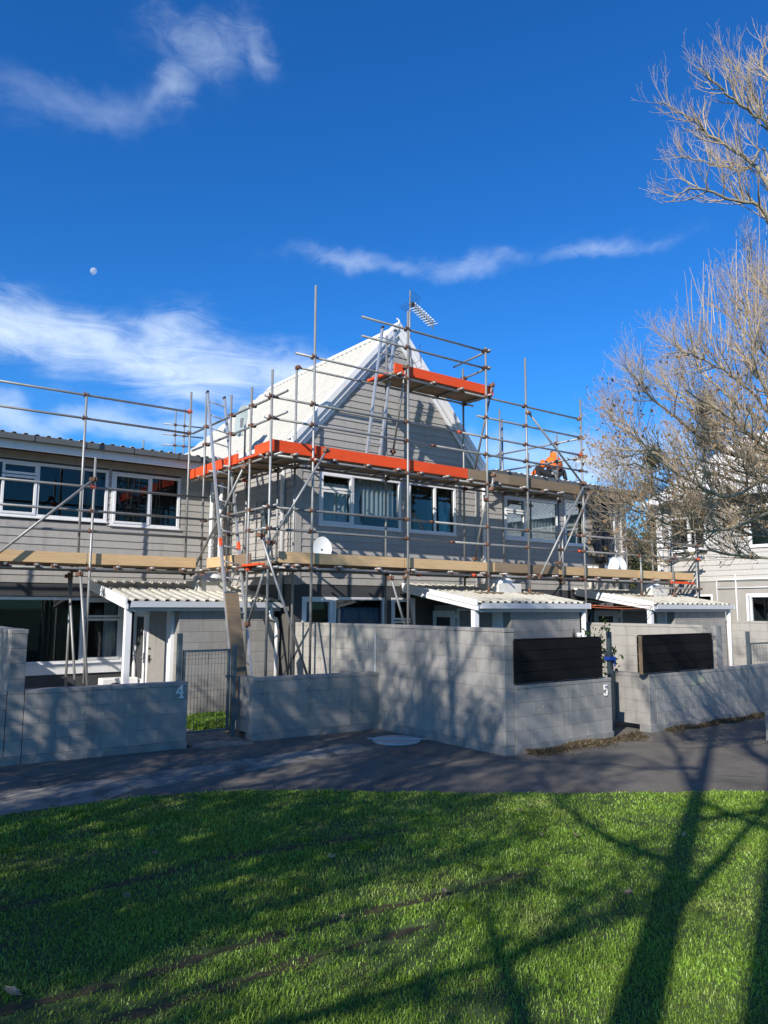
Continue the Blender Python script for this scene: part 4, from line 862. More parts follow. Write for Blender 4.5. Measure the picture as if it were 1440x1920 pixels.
t = thing('loose_plank', 'weathered grey-brown plank leaning against the long ladder', 'plank', (5.8, 11.4, 0))
obj('board', MB().beam((5.76, 11.45, .02), (5.575, 11.78, 2.31), .235, .04, (0, 1, .12)), 'oldwood', t); obj('end_band', MB().beam((5.5755, 11.779, 2.30), (5.575, 11.78, 2.325), .238, .043, (0, 1, .12)), 'gate', t)
bl = t

# ------------------------------------------------------------------ dishes, antennas, small fittings
t = thing('satellite_dish', 'pale satellite dish seen nearly edge-on against the cream roof', 'satellite dish', (7.05, 14.5, 5.2), 'satellite dishes')
obj('reflector', MB().disc((6.98, 14.52, 6.03), (-1, -.05, .1), .28, 24, .36, .05), 'greydish', t); obj('mast', MB().tube([(7.1, 14.55, 5.2), (7.1, 14.55, 6.1)], .022, 8).box(7.0, 7.1, 14.5, 14.6, 5.9, 6.1), 'tube', t)
obj('arm', MB().tube([(7.02, 14.5, 5.72), (6.55, 14.25, 5.62)], .012, 6), 'tube', t); obj('receiver', MB().tube([(6.60, 14.27, 5.63), (6.46, 14.20, 5.70)], [.05, .035], 10), 'plastic', t)
t = thing('satellite_dish', 'white satellite dish on the weatherboards below the curtained window', 'satellite dish', (7.9, 12.7, 3.1), 'satellite dishes')
obj('reflector', MB().disc((7.92, 12.66, 3.22), (-.35, -1, .15), .19, 24, .24, .04), 'dish', t); obj('arm', MB().tube([(7.92, 12.86, 3.2), (7.92, 12.68, 3.2)], .02, 8), 'tube', t)
t = thing('satellite_dish', 'pale satellite dish by the white pipes at the end of the wing', 'satellite dish', (17.3, 12.7, 2.9), 'satellite dishes')
obj('reflector', MB().disc((17.3, 12.5, 3.24), (-.2, -1, .25), .20, 24, .22, .04), 'dish', t); obj('arm', MB().tube([(17.3, 12.86, 3.2), (17.3, 12.53, 3.22)], .02, 8), 'tube', t)
t = thing('satellite_dish', 'grey satellite dish turned sideways beside the pale one at the wing end', 'satellite dish', (16.95, 12.6, 2.9), 'satellite dishes')
obj('reflector', MB().disc((16.98, 12.55, 3.22), (-1, -.5, .2), .20, 24, .22, .04), 'dish', t); obj('arm', MB().tube([(17.05, 12.86, 3.2), (17.0, 12.57, 3.2)], .02, 8), 'tube', t)
for i, (x, l) in enumerate(((16.35, 'white capped vent pipe standing left of the paired dishes'), (16.6, 'cream capped vent pipe touching the sideways dish'))):
    t = thing('vent_pipe', l, 'vent', (x, 12.75, 2.5), 'capped vent pipes'); obj('pipe', MB().tube([(x, 12.78, 2.5), (x, 12.78, 3.12)], .05, 10), 'pot', t); obj('cap', MB().tube([(x, 12.78, 3.10), (x, 12.78, 3.17)], [.085, .07], 12), 'pot' if i else 'plastic', t)
def antenna(label, base, top, boom0, boom1, n, group):
    t = thing('tv_antenna', label, 'antenna', base, group); b0, b1 = Vector(boom0), Vector(boom1)
    obj('mast', MB().tube([base, top], .016, 8), 'tube', t); obj('boom', MB().tube([b0, b1], .014, 6), 'darkmetal', t)
    d = (b1-b0).normalized(); s = d.cross(Vector((0, 0, 1))).normalized(); u = s.cross(d)
    for i in range(n):
        p = b0+(b1-b0)*((i+1)/n); e = MB()
        for q in (s*.8+u*.55, -s*.8+u*.55, s*.8-u*.55, -s*.8-u*.55): e.beam(p, p+q*.15, .03, .014)
        obj('director', e, 'plastic', t)
    g = MB(); c = b0-d*.05
    for a in (-1, 1):
        for k in range(5): h = u*(a*(.04+.045*k))-d*.02*k; g.tube([c+h-s*.2, c+h+s*.2], .003, 5)
        for k in (-1, -.33, .33, 1): g.tube([c+u*(a*.02)+s*.2*k, c+u*(a*.24)-d*.09+s*.2*k], .003, 5)
    obj('reflector', g, 'darkmetal', t); obj('dipole', MB().cbox(c.x-.05, c.x+.05, c.y-.05, c.y+.05, c.z-.04, c.z+.04, .01), 'darkmetal', t); return t
antenna('white toothed television antenna on a mast at the gable peak', (10.22, 12.78, 7.3), (10.24, 12.78, 9.22), (10.30, 12.74, 8.86), (10.50, 12.30, 8.33), 9, 'television antennas')
antenna('television antenna on the flat roof beside the crouching worker', (18.0, 14.5, 5.3), (18.05, 14.5, 6.6), (18.0, 14.45, 6.5), (17.9, 13.9, 6.4), 7, 'television antennas')
o = obj('aerial_cable', MB().tube([(9.75, YF-.05, 7.9), (9.5, YF-.06, 7.75), (9.9, YF-.1, 7.55), (10.3, YF-.08, 7.5), (10.5, YF-.06, 7.62), (10.5, YF-.05, 8.0)], .006, 6), 'darkmetal'); tag(o, 'thin black cable looping below the white barge boards at the peak', 'cable')
# hanging black sheet on the wing
vs = []; fs = []; nx, nz = 16, 14
for j in range(nz+1):
    for i in range(nx+1):
        x = 16.38+.74*i/nx; z = 4.88-1.62*j/nz; vs.append((x+.03*math.sin(j*.6+i), 12.66+.035*math.sin(i*1.3+j*.25)+.02*math.sin(i*3.1+j*.9), z+.02*math.sin(i*.9)))
for j in range(nz):
    for i in range(nx): a = j*(nx+1)+i; fs.append((a, a+1, a+nx+2, a+nx+1))
o = obj('black_sheet', MB().add(vs, fs, True), 'tarp'); md = o.modifiers.new('thick', 'SOLIDIFY'); md.thickness = .004; tag(o, 'creased black plastic sheet hanging beside the right upstairs window', 'sheet')
t = thing('heat_pump', 'white outdoor heat pump unit under the dark ground-floor window', 'heat pump', (4.95, 15.4, .3))
obj('casing', MB().cbox(4.55, 5.25, 15.25, 15.55, .10, .66, .015), 'plastic', t); obj('grille', MB().disc((4.8, 15.245, .38), (0, -1, 0), .2, 20, depth=.0), 'darkmetal', t)
o = obj('orange_cord', MB().tube([(13.1, 10.5, 2.12), (13.6, 10.48, 2.08), (14.5, 10.45, 2.055), (15.6, 10.44, 2.08)], .008, 6).tube([(13.1, 10.5, 2.15), (14.2, 10.48, 2.10), (15.6, 10.46, 2.14)], .006, 6), 'cord'); tag(o, 'orange cord strung between the two right-hand porches', 'cord')
t = thing('bottle', 'small dark bottle standing on the first black screen', 'bottle', (9.55, 7.81, 1.618)); obj('body', MB().tube([(9.55, 7.81, 1.618), (9.55, 7.81, 1.70), (9.55, 7.81, 1.715), (9.55, 7.81, 1.75)], [.022, .022, .010, .010], 10), 'darkmetal', t); obj('tub', MB().tube([(9.68, 7.81, 1.618), (9.68, 7.81, 1.685)], .04, 12), 'plastic', t)
t = thing('drain_cover', 'round grey drain cover lying on the path with a long lifting bar', 'drain cover', (7.38, 9.55, 0))
cv = MB(); n = 32
cv.tube([(7.38, 9.55, -.002), (7.38, 9.55, .035)], .38, 32); obj('lid', cv, 'coverm', t); obj('bar', MB().beam((7.02, 9.84, .044), (7.76, 9.27, .044), .022, .014), 'coverm', t)
pl = thing('spiky_plant', 'dark spiky leaved plant behind the low wall at the left edge', 'plant', (1.75, 11.75, .3))
for i in range(15):
    a = random.uniform(-.9, 1.2); l = random.uniform(.5, .95); d = Vector((math.sin(a)*.45, random.uniform(-.3, .3), 1)).normalized(); mb = MB(); vs = []
    for k in range(5): t_ = k/4; w_ = .022*(1-t_)+.002; p = Vector((1.72, 11.75, .35))+d*(l*t_)+Vector((math.sin(a)*.25*t_*t_, 0, -.1*t_*t_)); vs += [p+Vector((w_, 0, 0)), p-Vector((w_, 0, 0))]
    obj('leaf', mb.add(vs, [(2*k, 2*k+2, 2*k+3, 2*k+1) for k in range(4)]), 'darkwall', pl)

# ------------------------------------------------------------------ person crouching on the flat roof
def skinned(name, pts, edges, rad, m, parent, sub=1):
    me = bpy.data.meshes.new(name); off = wl(parent); me.from_pydata([tuple(Vector(p)-off) for p in pts], edges, []); o = bpy.data.objects.new(name, me); C.objects.link(o); o.parent = parent
    md = o.modifiers.new('skin', 'SKIN'); md.use_smooth_shade = True
    for v, r in zip(me.skin_vertices[0].data, rad): v.radius = (r, r) if not isinstance(r, tuple) else r
    me.skin_vertices[0].data[0].use_root = True
    s = o.modifiers.new('sub', 'SUBSURF'); s.levels = s.render_levels = sub; me.materials.append(MT[m]); return o
PX, PY, PZ = 15.50, 13.35, 5.36
pr_ = thing('person', 'person in an orange hood and dark trousers crouching on the flat roof', 'person', (PX, PY, PZ))
g = lambda x, y, z: (PX+x*1.22, PY+y, PZ+z*1.10)
# x runs along the roof edge to the right, y away from the street
body = [g(.06, 0, .22), g(.14, .03, .38), g(.25, .10, .60), g(.30, .16, .72), g(.35, .22, .84), g(-.10, -.02, .21), g(-.34, .10, .40), g(-.30, -.02, .07), g(-.28, .12, .04), g(.20, -.02, .21), g(.52, .06, .42), g(.50, -.06, .09), g(.53, .08, .05),
        g(.05, .10, .58), g(-.20, .16, .40), g(-.42, .24, .16), g(.46, .12, .56), g(.56, .24, .38), g(.50, .42, .22)]
be = [(0, 1), (1, 2), (2, 3), (3, 4), (0, 5), (5, 6), (6, 7), (7, 8), (0, 9), (9, 10), (10, 11), (11, 12), (2, 13), (13, 14), (14, 15), (2, 16), (16, 17), (17, 18)]
skinned('body', body, be, [.15, .15, .17, .06, .09, .11, .075, .05, .045, .11, .075, .05, .045, .07, .05, .032, .07, .05, .032], 'trousers', pr_)
hood = [g(.12, .02, .34), g(.16, .05, .45), g(.24, .10, .60), g(.30, .15, .72), g(.355, .20, .86), g(.05, .09, .58), g(-.20, .15, .41), g(-.38, .22, .20), g(.45, .11, .55), g(.55, .23, .39), g(.51, .38, .25)]
skinned('hoodie', hood, [(0, 1), (1, 2), (2, 3), (3, 4), (2, 5), (5, 6), (6, 7), (2, 8), (8, 9), (9, 10)], [.20, .215, .23, .13, .145, .125, .09, .06, .125, .09, .06], 'hivis', pr_)
hd = MB().disc(g(.39, .30, .85), (.25, 1, -.05), .075, 14, .095, -.05); obj('face', hd, 'skin', pr_); obj('nose', MB().tube([g(.40, .34, .86), g(.405, .375, .835)], [.012, .018], 6), 'skin', pr_)
for hx, hy, hz, s_ in ((-.42, .25, .15, -1), (.50, .43, .21, 1)):
    w0 = Vector(g(hx, hy, hz)); pts = [w0, w0+Vector((0, .03, -.05))]; ed = [(0, 1)]; rd = [.028, .032]
    for k in range(5):
        a = (k-2)*.018; L_ = [.06, .075, .08, .075, .05][k]; b = len(pts); sp = Vector((a*1.4, .02, -.03)) if k else Vector((-s_*.045, .02, -.01))
        pts += [pts[1]+sp, pts[1]+sp+Vector((a*.5, L_*.5, -L_*.3)), pts[1]+sp+Vector((a*.6, L_*.8, -L_*.75))]; ed += [(1, b), (b, b+1), (b+1, b+2)]; rd += [.010, .009, .008]
    skinned('hand', pts, ed, rd, 'skin', pr_)
obj('tool_pouch', MB().cbox(PX-.06, PX+.10, PY-.17, PY-.11, PZ+.24, PZ+.37, .01).box(PX+.02, PX+.13, PY-.185, PY-.171, PZ+.16, PZ+.30), 'block', pr_)
for x, y in ((-.30, .08), (.52, .02)): obj('boot', MB().cbox(PX+x-.05, PX+x+.05, PY+y-.14, PY+y+.14, PZ-.01, PZ+.09, .02), 'darkmetal', pr_)

# ------------------------------------------------------------------ trees
class Tubes:
    def __init__(s): s.V = []; s.F = []; s.n = 0
    def add(s, P, R, k):
        P = np.asarray(P, float); R = np.asarray(R, float); D = np.gradient(P, axis=0); D /= np.linalg.norm(D, axis=1)[:, None]+1e-9
        ref = np.array([.3, .9, .2]) if abs(D[0][2]) > .7 else np.array([0, 0, 1.]); X = np.cross(D, ref); X /= np.linalg.norm(X, axis=1)[:, None]+1e-9; Y = np.cross(D, X)
        t = np.arange(k)*2*np.pi/k; ring = P[:, None]+R[:, None, None]*(X[:, None]*np.cos(t)[None, :, None]+Y[:, None]*np.sin(t)[None, :, None])
        m = len(P); s.V.append(ring.reshape(-1, 3)); a = (np.arange(m-1)[:, None]*k+np.arange(k)[None]).ravel(); b = (np.arange(m-1)[:, None]*k+(np.arange(k)+1)[None] % k).ravel()
        s.F.append(np.stack([a, b, b+k, a+k], 1)+s.n); s.n += m*k
    def obj(s, name, m, parent): return arr_obj(name, np.concatenate(s.V), np.concatenate(s.F), m, parent, True)
def wander(p, d, L, n, upw, jit, r):
    pts = [p]; st = L/n
    for i in range(n):
        d = d+r.normal(0, jit, 3)+np.array([0, 0, upw]); d = d/np.linalg.norm(d); p = p+d*st; pts.append(p)
    return np.array(pts)
def sidedir(d, ang, r, up=.0):
    a = r.normal(0, 1, 3); a -= d*np.dot(a, d); a[2] += up; a /= np.linalg.norm(a)+1e-9; q = d*math.cos(ang)+a*math.sin(ang); return q/np.linalg.norm(q)
def sprout(tw, P, R, level, r, cfg, tips, thick=1.0):
    """Grow side shoots from a path; deeper levels are thinner and shorter."""
    num, L0, upw, ang = cfg[level]; n = len(P); seg = np.linalg.norm(np.diff(P, axis=0), axis=1).sum(); cnt = max(1, int(num*seg))
    for _ in range(cnt):
        t = r.uniform(.18, 1)*(n-1); i = min(int(t), n-2); f = t-i; p = P[i]*(1-f)+P[i+1]*f; rad = R[i]*(1-f)+R[i+1]*f; d = P[i+1]-P[i]; d = d/np.linalg.norm(d)
        L = L0*r.uniform(.45, 1.25)*(1.15-.5*t/(n-1)); q = sidedir(d, r.uniform(ang*.6, ang*1.3), r, .5); m = 5 if level < 2 else 4
        Q = wander(p, q, L, m, upw, .10, r); r0 = min(rad*.62, [.015, .0065, .0038, .003][level]*r.uniform(.75, 1.3)*thick); RR = np.linspace(r0, max(.0019*thick, r0*.35), m+1)
        tw.add(Q, RR, 5 if level == 0 else 3); tips.append(Q[-1])
        if level+1 < len(cfg): sprout(tw, Q, RR, level+1, r, cfg, tips, thick)
def smooth(pts, k=5):
    P = np.array(pts, float); out = []
    for i in range(len(P)-1):
        p0, p1, p2, p3 = P[max(i-1, 0)], P[i], P[i+1], P[min(i+2, len(P)-1)]
        for j in range(k): t = j/k; out.append(.5*((2*p1)+(-p0+p2)*t+(2*p0-5*p1+4*p2-p3)*t*t+(-p0+3*p1-3*p2+p3)*t**3))
    out.append(P[-1]); return np.array(out)
fl, rl, ul = np.array(fwd), np.array(r2), np.array(u2)
def at(px, py, d): return np.array([0, 0, ZC])+d*(fl+rl*(px-720)/1412-ul*(py-960)/1412)
def leafquads(pts, size, r, droop=.0):
    pts = np.asarray(pts); n = len(pts); a = r.normal(0, 1, (n, 3)); a[:, 2] -= droop; a /= np.linalg.norm(a, axis=1)[:, None]; b = np.cross(a, r.normal(0, 1, (n, 3))); b /= np.linalg.norm(b, axis=1)[:, None]
    s = (size*r.uniform(.6, 1.3, n))[:, None]; V = np.stack([pts, pts+a*s*.5+b*s*.28, pts+a*s, pts+a*s*.5-b*s*.28], 1).reshape(-1, 3); F = np.arange(4*n).reshape(n, 4); return V, F

# bare tree at the right; its limbs are laid out in space round a trunk standing outside the frame
RT = np.random.default_rng(5)
tr = thing('bare_tree', 'pale leafless tree reaching in from the right edge in front of the houses', 'tree', (9.31, 4.03, 0))
TB = np.array([13.3, 5.75, 0]); KT = .70; nearer = lambda p: np.array([0, 0, ZC])+KT*(np.asarray(p, float)-np.array([0, 0, ZC]))
trunk = smooth([nearer(TB+q) if i else np.array([9.31, 4.03, 0]) for i, q in enumerate(([0, 0, 0], [.02, .02, 1.2], [-.05, .05, 2.4], [-.25, .0, 3.6], [-.35, -.1, 5.2], [-.45, -.2, 7.2], [-.5, -.35, 9.2], [-.7, -.4, 11.0]))], 4)
tt = Tubes(); tt.add(trunk, np.linspace(.17, .035, len(trunk)), 10); tt.obj('trunk', 'bark', tr)
limbs = [  # (height index along the trunk, traced points of the limb with their distance, radius)
    (19, [(1440, 406, 12.3), (1366, 374, 12.1), (1300, 352, 11.9), (1262, 378, 11.8)], .055), (20, [(1440, 350, 12.4), (1392, 294, 12.5), (1333, 253, 12.6), (1292, 220, 12.7), (1240, 190, 12.8)], .06),
    (22, [(1445, 253, 12.0), (1411, 214, 11.8), (1369, 182, 11.6), (1340, 155, 11.5), (1312, 130, 11.4)], .045), (24, [(1452, 170, 12.6), (1425, 120, 12.8), (1436, 70, 12.9)], .04), (18, [(1440, 300, 13.2), (1400, 320, 13.5), (1330, 305, 13.8), (1275, 292, 14)], .04),
    (12, [(1470, 870, 12.2), (1400, 860, 12.0), (1330, 830, 11.8), (1270, 785, 11.6), (1215, 740, 11.5), (1185, 700, 11.4)], .075), (12, [(1470, 900, 12.6), (1395, 905, 12.9), (1310, 880, 13.2), (1230, 850, 13.5), (1160, 800, 13.7), (1135, 770, 13.8)], .06),
    (13, [(1470, 820, 12.8), (1400, 770, 13.2), (1340, 720, 13.6), (1290, 670, 13.9), (1260, 640, 14.1)], .06), (11, [(1470, 955, 12.0), (1385, 985, 11.7), (1325, 996, 11.5), (1262, 985, 11.3), (1190, 950, 11.1), (1150, 900, 11.0)], .055),
    (10, [(1460, 1046, 12.2), (1380, 1042, 12.1), (1320, 1032, 12.0), (1285, 1045, 11.9), (1250, 1062, 11.9), (1210, 1050, 11.9), (1190, 1020, 11.8)], .04), (13, [(1470, 790, 12.0), (1420, 700, 11.7), (1410, 620, 11.5), (1390, 560, 11.4)], .05),
    (14, [(1470, 720, 12.6), (1430, 660, 13.0), (1385, 610, 13.3), (1345, 570, 13.5)], .045), (12, [(1465, 890, 11.6), (1370, 930, 11.0), (1290, 900, 10.7), (1220, 850, 10.5), (1185, 800, 10.4)], .05),
    (15, [(1470, 660, 12.2), (1450, 580, 12.3), (1430, 530, 12.3)], .04), (13, [(1470, 850, 13.4), (1380, 800, 14.0), (1300, 755, 14.6), (1240, 715, 15), (1205, 695, 15.2)], .055), (11, [(1470, 930, 13.0), (1380, 960, 13.5), (1290, 950, 13.9), (1210, 930, 14.2), (1150, 900, 14.4)], .045),
    (16, [(1465, 600, 12.6), (1420, 530, 12.9), (1400, 480, 13.2)], .035), (21, [(1455, 300, 12.9), (1430, 220, 13.2), (1400, 150, 13.4), (1360, 110, 13.5)], .04),
    (11, [(1465, 985, 12.4), (1390, 940, 12.2), (1320, 920, 12.0), (1250, 905, 11.8), (1190, 870, 11.7), (1140, 880, 11.6)], .045), (12, [(1465, 905, 12.9), (1390, 850, 13.3), (1320, 790, 13.6), (1250, 730, 13.9), (1190, 690, 14.1)], .05), (10, [(1465, 1010, 12.5), (1400, 1000, 12.8), (1330, 960, 13.0), (1270, 930, 13.2), (1200, 900, 13.4), (1165, 870, 13.5)], .045), (13, [(1460, 800, 12.2), (1390, 720, 12.2), (1330, 680, 12.1), (1280, 660, 12.0), (1240, 670, 11.9)], .045), (12, [(1460, 870, 11.4), (1400, 810, 11.0), (1340, 765, 10.8), (1285, 730, 10.6)], .045),
    (10, [(1465, 965, 12.2), (1380, 962, 11.9), (1300, 968, 11.7), (1235, 962, 11.5), (1185, 978, 11.4), (1150, 1005, 11.3)], .04), (10, [(1465, 990, 12.8), (1370, 990, 13.0), (1290, 1000, 13.2), (1230, 1010, 13.3), (1185, 1000, 13.4)], .035), (11, [(1465, 940, 12.5), (1370, 925, 12.9), (1280, 935, 13.0), (1200, 955, 13.1), (1140, 960, 13.2)], .04), (12, [(1465, 920, 11.8), (1380, 880, 11.5), (1300, 860, 11.3), (1220, 845, 11.2), (1165, 860, 11.1)], .04),
    (17, [(1480, 700, 11.9), (1500, 560, 11.2), (1540, 420, 10.6)], .06), (14, [(1600, 800, 12.6), (1700, 650, 12.9), (1780, 500, 13)], .08), (12, [(1620, 900, 13.2), (1740, 820, 14), (1850, 700, 14.6)], .07), (20, [(1560, 380, 12.6), (1640, 250, 12.9), (1690, 130, 13)], .055)]
tw = Tubes(); tips = []; low = []
cfgU = [(10.5, .52, .12, .8), (13.5, .27, .15, .7), (10.0, .13, .12, .6)]; cfgL = [(14.5, .62, .05, .9), (14.0, .32, .09, .85), (11.5, .15, .08, .8)]
for idx, pts, r0 in limbs:
    base = trunk[min(idx, len(trunk)-1)]; wp = smooth([base]+[at(p[0], p[1], p[2]*KT) for p in pts], 5); lb = Tubes(); RR = np.linspace(r0*.46, .005, len(wp)); lb.add(wp+RT.normal(0, .008, wp.shape), RR, 7); lb.obj('limb', 'bark', tr)
    t0 = []; sprout(tw, wp, RR, 0, RT, cfgU if pts[-1][1] < 440 else cfgL, t0, .60); tips += t0
    if pts[-1][1] > 700: low += t0
for _ in range(46):   # upright water shoots in the middle of the crown
    p = at(RT.uniform(1290, 1470), RT.uniform(560, 720), RT.uniform(11.5, 13.5)*KT); Q = wander(p, np.array([RT.normal(0, .12), RT.normal(0, .12), 1.]), RT.uniform(.5, 1.1), 6, .05, .04, RT); tw.add(Q, np.linspace(.006, .0022, 7), 4)
o = tw.obj('twigs', 'twig', tr); o['kind'] = 'stuff'
low = np.array(low); pick = low[RT.random(len(low)) < .22]; V, F = leafquads(pick, .042, RT, 1.2); o = arr_obj('dry_leaves', V, F, 'dryleaf', tr); o['kind'] = 'stuff'

# trees standing beside the viewer; their trunks and branches throw the shadows over lawn, path and low walls
def lawn_tree(seed, base, h, lean, label, forks, dens=1.0, r0=.24, leafy=0, start=.30, extra=()):
    r = np.random.default_rng(seed); base = np.array(base, float); t = thing('bare_tree', label, 'tree', base, 'bare trees beside the lawn, known by their shadows')
    top = base+np.array([lean[0], lean[1], h]); tk = smooth([base, base+np.array([lean[0]*.1, lean[1]*.1, h*.3]), base+np.array([lean[0]*.45, lean[1]*.45, h*.65]), top], 5); a = Tubes(); a.add(tk, np.linspace(r0, .04, len(tk)), 10); a.obj('trunk', 'bark', t)
    tw = Tubes(); tips = []
    cfg = [(3.2*dens, 1.3, .05, .8), (4.5*dens, .62, .05, .75), (5.0*dens, .32, .05, .7)]
    for k in range(forks):
        f = start+(.95-start)*k/forks; i = int(f*(len(tk)-1)); aa = k*2.4+r.uniform(-.4, .4); el_ = r.uniform(.25, .8); d = np.array([math.cos(aa)*math.cos(el_), math.sin(aa)*math.cos(el_), math.sin(el_)])
        L = h*r.uniform(.36, .52)*(1.15-.6*f); Q = wander(tk[i], d, L, 9, .06, .10, r); RR = np.linspace(r0*.42*(1.1-.6*f), .014, 10); lb = Tubes(); lb.add(Q, RR, 7); lb.obj('limb', 'bark', t); sprout(tw, Q, RR, 0, r, cfg, tips, 1.5)
    for f, aa, el_ in extra:            # a limb that leaves the trunk low down
        d = np.array([math.cos(aa)*math.cos(el_), math.sin(aa)*math.cos(el_), math.sin(el_)]); Q = wander(tk[int(f*(len(tk)-1))], d, 1.9, 9, .05, .06, r); RR = np.linspace(r0*.5, .03, 10); lb = Tubes(); lb.add(Q, RR, 8); lb.obj('limb', 'bark', t); sprout(tw, Q[4:], RR[4:], 0, r, cfg, tips, 1.5)
    o = tw.obj('twigs', 'twig', t); o['kind'] = 'stuff'
    if leafy: T_ = np.array(tips)[r.random(len(tips)) < leafy]; T_ = np.concatenate([T_+r.normal(0, .09, T_.shape) for _ in range(3)]); V, F = leafquads(T_, .10, r, .5); o = arr_obj('dry_leaves', V, F, 'dryleaf', t); o['kind'] = 'stuff'
    return t
lawn_tree(21, (-2.75, -.65, 0), 11.0, (.2, .5), 'bare tree whose forked trunk shadow crosses the lawn at the right', 7, .6, .20, 0, .50, ((.36, 2.3, .75),))
lawn_tree(22, (-4.15, -1.85, 0), 11.5, (.4, -.3), 'bare tree whose trunk shadow darkens the bottom right corner', 6, .5, .26, 0, .66)
lawn_tree(23, (-5.4, 1.9, 0), 10.6, (.5, .7), 'bare tree whose crown shadow mottles the middle of the lawn', 20, 1.4, .20, 1.0)
lawn_tree(24, (-4.6, 4.3, 0), 9.0, (.2, .4), 'bare tree whose crown shadow covers the left of the lawn', 18, 1.4, .20, 1.0)
lawn_tree(25, (-4.7, 7.4, 0), 5.9, (.2, .1), 'low bare tree whose shade covers the low walls by the mesh gate', 18, 1.7, .14, .62)
lawn_tree(26, (-6.9, .9, 0), 5.6, (.1, .6), 'low bare tree whose shade lies over the near left of the lawn', 14, 1.5, .30, .9, .22)
# evergreens and a far leafless tree behind the houses
def evergreen(seed, base, h, wd, label, n=5200, m='evergreen', group='trees behind the houses'):
    r = np.random.default_rng(seed); base = np.array(base, float); t = thing('evergreen_tree', label, 'tree', base, group)
    a = Tubes(); tk = np.array([base, base+[0, 0, h*.5], base+[.1, 0, h*.97]]); a.add(tk, np.array([.22, .14, .02]), 8); P = []
    for k in range(46):
        z = h*r.uniform(.12, .98); L = wd*(1-z/h*.75)*r.uniform(.55, 1.05); aa = r.uniform(0, 6.28); Q = wander(base+[0, 0, z], np.array([math.cos(aa), math.sin(aa), .35]), L, 5, .04, .12, r); a.add(Q, np.linspace(.05, .008, 6), 5)
        for q in Q[1:]: P.append(q+r.normal(0, .22, (int(n/46/5), 3)))
    a.obj('trunk', 'darkbark', t); V, F = leafquads(np.concatenate(P), .12, r, .2); o = arr_obj('foliage', V, F, m, t); o['kind'] = 'stuff'; return t
evergreen(31, (30.9, 20.5, 0), 9.6, 1.9, 'dark evergreen tree in the gap between the two right-hand houses', 9000)
evergreen(32, (35.6, 20.5, 0), 13.0, 2.8, 'tall brown-green evergreen behind the white neighbouring roof', 11000)
evergreen(33, (29.6, 20.9, 0), 5.6, 1.3, 'small dark evergreen in the gap behind the end of the wing', 5500)
r = np.random.default_rng(77); a = np.radians(r.uniform(28, 66, 12000)); dist = r.uniform(62, 80, 12000); hh = (8.6+1.6*np.sin(a*31)+1.2*np.sin(a*77+1))*np.sqrt(r.random(12000))
V, F = leafquads(np.stack([np.sin(a)*dist, np.cos(a)*dist, hh], 1), 1.0, r, 0); o = arr_obj('far_treeline', V, F, 'evergreen'); o['kind'] = 'stuff'; o['label'] = 'distant band of trees beyond the houses'
sf = thing('timber_fence', 'low dark fence seen in the gap between the houses', 'fence', (20, 17.5, 0))
for i in range(10): obj('paling', MB().cbox(18.3+i*.34, 18.62+i*.34, 17.5, 17.53, 0, 3.0, .004), 'darkwall', sf)

# vine by the second gate
vt = thing('climbing_plant', 'tall leafy green climber beside the gate with the blue strap', 'plant', (11.15, 8.62, 0)); r = np.random.default_rng(8); vb = Tubes(); vp = []
for bx_, h in ((11.10, 1.88), (11.16, 1.62), (11.04, 1.35), (11.72, 1.36), (11.22, 1.25), (11.0, .9)):
    Q = wander(np.array([bx_, 8.62, 0.]), np.array([0, 0, 1.]), h, 12, .1, .10, r); vb.add(Q, np.linspace(.008, .003, 13), 5)
    for q in Q[2:]: vp.append(q+r.normal(0, .06, (13, 3)))
vb.obj('stem', 'darkbark', vt); V, F = leafquads(np.concatenate(vp), .085, r, .3); o = arr_obj('leaves', V, F, 'vine', vt); o['kind'] = 'stuff'

# ------------------------------------------------------------------ lawn grass, weeds, litter
G = np.random.default_rng(3); EX = np.array([p[0] for p in LAWN_EDGE]); EY = np.array([p[1] for p in LAWN_EDGE])
RUTS = ([(.2, 5.95), (1.2, 5.92), (2.0, 5.93), (2.9, 6.0), (3.7, 5.88), (4.6, 5.75)], [(.4, 4.55), (1.5, 4.43), (2.1, 4.46), (2.8, 4.44), (3.9, 4.34), (4.7, 4.3)], [(.6, 4.08), (1.6, 4.05), (2.6, 4.05), (3.4, 4.0)])
rm = MB()
for pts in RUTS:
    q = smooth([(a, b, 0) for a, b in pts], 14); ph = random.uniform(0, 6); vs = []
    for i, p in enumerate(q): wd = max(.003, .055*(.45+.75*math.sin(i*.75+ph)*math.sin(i*.31))*min(1, i/6, (len(q)-1-i)/6)); vs += [(p[0], p[1]-wd+random.uniform(-.018, .012), .016), (p[0], p[1]+wd+random.uniform(-.012, .018), .016)]
    rm.add(vs, [(2*i, 2*i+2, 2*i+3, 2*i+1) for i in range(len(q)-1)])
struct('tyre_ruts', rm, 'mud')
def rutd(x, y):
    """Distance to the tyre ruts in the turf."""
    best = np.full(x.shape, 9.)
    for pts in RUTS:
        for (a, b), (c, d) in zip(pts[:-1], pts[1:]):
            t = np.clip(((x-a)*(c-a)+(y-b)*(d-b))/((c-a)**2+(d-b)**2), 0, 1); best = np.minimum(best, np.hypot(x-a-t*(c-a), y-b-t*(d-b)))
    return best
